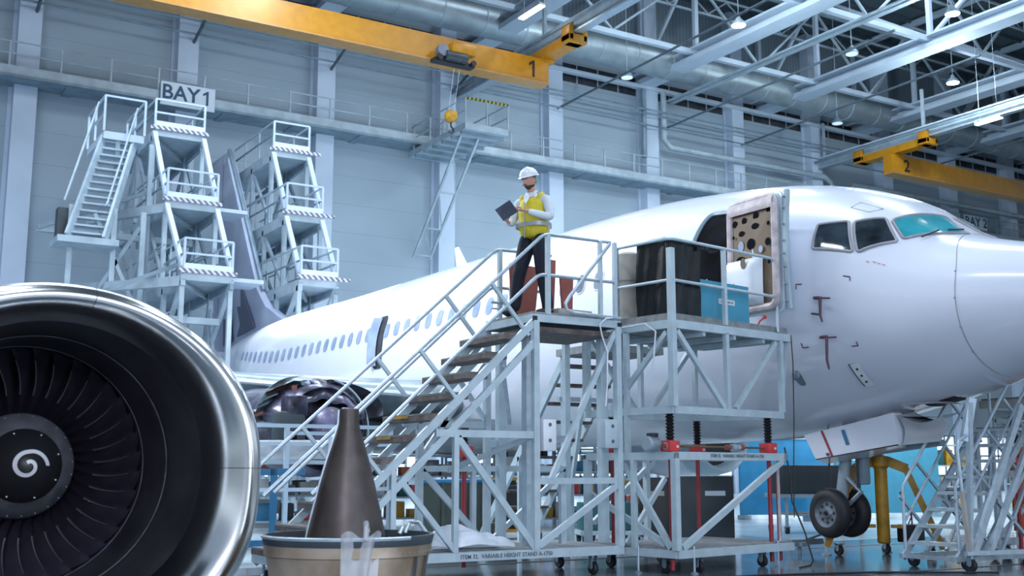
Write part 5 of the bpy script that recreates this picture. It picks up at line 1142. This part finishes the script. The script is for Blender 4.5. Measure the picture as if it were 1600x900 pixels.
# generic busy hangar equipment far behind
def shelf(label,loc,rz,w,h,n,seed):
    rnd=random.Random(seed); t=thing('equipment_rack',label,'rack',loc,rz)
    for x in (0,w):
        for y in (0,.6): MB().bar((x,y,0),(x,y,h),.06).build('upright','steel2',t)
    for k in range(n):
        z=.15+k*(h-.2)/max(1,n-1) if n>1 else h; MB().box((0,0,z-.04),(w,.6,z)).build('shelf_board','steel2',t)
        x=.08
        while x<w-.3 and k<n-1:
            ww=rnd.uniform(.15,.5); hh=rnd.uniform(.12,.8*(h-.2)/max(1,n-1))
            if x+ww<w-.05: MB().box((x,.08,z),(x+ww,.5,z+hh),.01).build('stored_part',rnd.choice(['yellowd','darkg','teal','blued','orange','white2','cardb','steel2','mark','mark','redb','hub']),t)
            x+=ww+rnd.uniform(.03,.12)
    return t
spec=[((4.2,22.5,0),-15,2.4,1.9,4,'open parts rack far behind the stair foot, seen left of the dark cone'),
((7.4,23.5,0),-15,2.6,1.8,4,'open parts rack with coloured boxes right behind the dark cone'),
((10.6,23.6,0),-15,2.4,1.6,4,'parts rack behind the green bins'),
((13.2,22.0,0),-20,2.4,1.75,4,'parts rack behind the yellow-framed trolleys'),
((16.2,24.0,0),-20,2.8,1.7,4,'parts rack far behind the dark grey cabinet'),
((26.5,22.5,0),-20,3.0,2.0,4,'parts rack at far right behind the mobile stairs'),
((17.5,11.8,0),-30,2.2,1.7,3,'parts rack just behind the yellow tripod jack'),
((30.5,21.0,0),-20,3.0,2.2,4,'parts rack beyond the orange panels at right edge')]
spec+=[((2.6,27.5,0),-12,3.4,2.3,5,'tall parts rack far behind the slatted screen at left'),
((9.0,28.5,0),-15,3.4,2.2,5,'tall parts rack far behind the green bins and stair base'),
((14.8,27.5,0),-18,3.2,2.1,5,'tall parts rack far behind the yellow-framed trolleys'),
((20.0,26.5,0),-20,3.0,2.2,5,'tall parts rack standing left of the blue panels, far behind')]
for i,(p,rz,w_,h_,n_,lab) in enumerate(spec): shelf(lab,p,rz,w_,h_,n_,i+3)
# blue frame with white slatted shutter at left
bf=thing('slatted_screen','white slatted screen in a blue steel frame, between engine and dark cone','screen',(3.9,15.2,0),-25)
for x in (0,.55,1.5): MB().bar((x,0,0),(x,0,1.22),.09).build('frame_post','blued',bf)
for z in (.25,1.18): MB().bar((-.7,0,z),(1.9,0,z),.09).build('frame_rail','blued',bf)
for k in range(9): MB().box((-.5,.06,.3+.1*k),(.95,.09,.385+.1*k),.008).build('slat','white2',bf)
MB().tube([(.95,.02,1.05),(.55,.0,.95),(.1,0,.72),(.05,0,.68),(-.3,0,.55),(-.35,0,.5),(-.5,0,.45)],.018,6).build('black_edge','black',bf)
# far dock steps left, seen between the engine and the cone
ls=thing('engine_dock','low white railed dock around the uncowled engine, at left behind the stairs','dock',(4.6,17.2,0),0)
for z in (1.9,1.62,.9): MB().bar((0,0,z),(3.6,0,z),.06).build('rail','beam',ls)
for x in (0,.9,1.8,2.7,3.6): MB().bar((x,0,0),(x,0,1.9),.07).build('post','beam',ls)
for k in range(3): MB().box((0,-.1+.3*k,.55+.4*k),(1.2,.2+.3*k,.60+.4*k)).build('step','tread',ls)
MB().box((0,.05,1.30),(3.6,1.2,1.36)).build('dock_deck','steel2',ls); MB().tube([(.5,.3,1.5),(3.4,.4,1.55)],.16,12).build('wrapped_duct','film',ls)
MB().box((2.9,.5,0),(3.3,.9,1.2),.02).build('cabinet','mark',ls)
for z in (1.55,1.85): one('orange_marker',MB().box((-.04,-.04,0),(.04,.04,.16),.005),'orange','small orange marker on a white pole behind the stairs, %s one'%('lower' if z<1.6 else 'upper'),'marker',(6.55,15.2,z))
one('marker_pole',MB().bar((0,0,0),(0,0,2.1),.07).bar((0,0,1.72),(-.9,0,1.72),.05),'beam','white pole with a side arm behind the stairs, carrying two orange markers','pole',(6.55,15.26,0))
# rear stairs up to the landing
rs=thing('rear_stairs','second steel stairs behind the landing, seen through the frame below it','stairs',(9.05,13.3,0),0)
for x in (0,.95): MB().bar((x,2.4,.1),(x,0,2.75),.05,.12).build('stringer','steel',rs)
for k in range(1,11): MB().box((.03,2.4-.24*k-.12,.1+.255*k),(.92,2.4-.24*k+.12,.14+.255*k)).build('tread','tread',rs)
for x in (0,.95): 
    MB().bar((x,0,0),(x,0,2.8),.07).build('post','galv',rs); MB().bar((x,1.2,0),(x,1.2,1.4),.05).build('post','steel',rs)
MB().box((-.1,-.95,2.8),(1.05,.05,2.9)).build('rear_landing','deck',rs); MB().bar((-.1,0,2.2),(1.05,0,2.2),.06).build('cross_rail','galv',rs)
MB().bar((0,0,.3),(0,-.6,2.7),.05).build('brace','steel',rs)
# floor cables
one('floor_cable',MB().tube([(5.0,10.1,.015),(6.2,9.9,.015),(7.3,10.35,.015),(8.0,9.9,.015),(9.4,9.8,.015),(10.8,9.4,.015),(12.0,8.6,.015)],.014,6),'black','black cable snaking across the floor in front of the stands','cable')
one('floor_cable',MB().tube([(10.92,10.9,1.5),(10.95,10.85,1.15),(10.97,10.85,.8),(11.08,10.75,.4),(11.05,10.6,.06),(10.9,10.5,.015),(10.5,10.3,.015)],.012,6),'black','black cable looping from the platform end down onto the floor','cable')
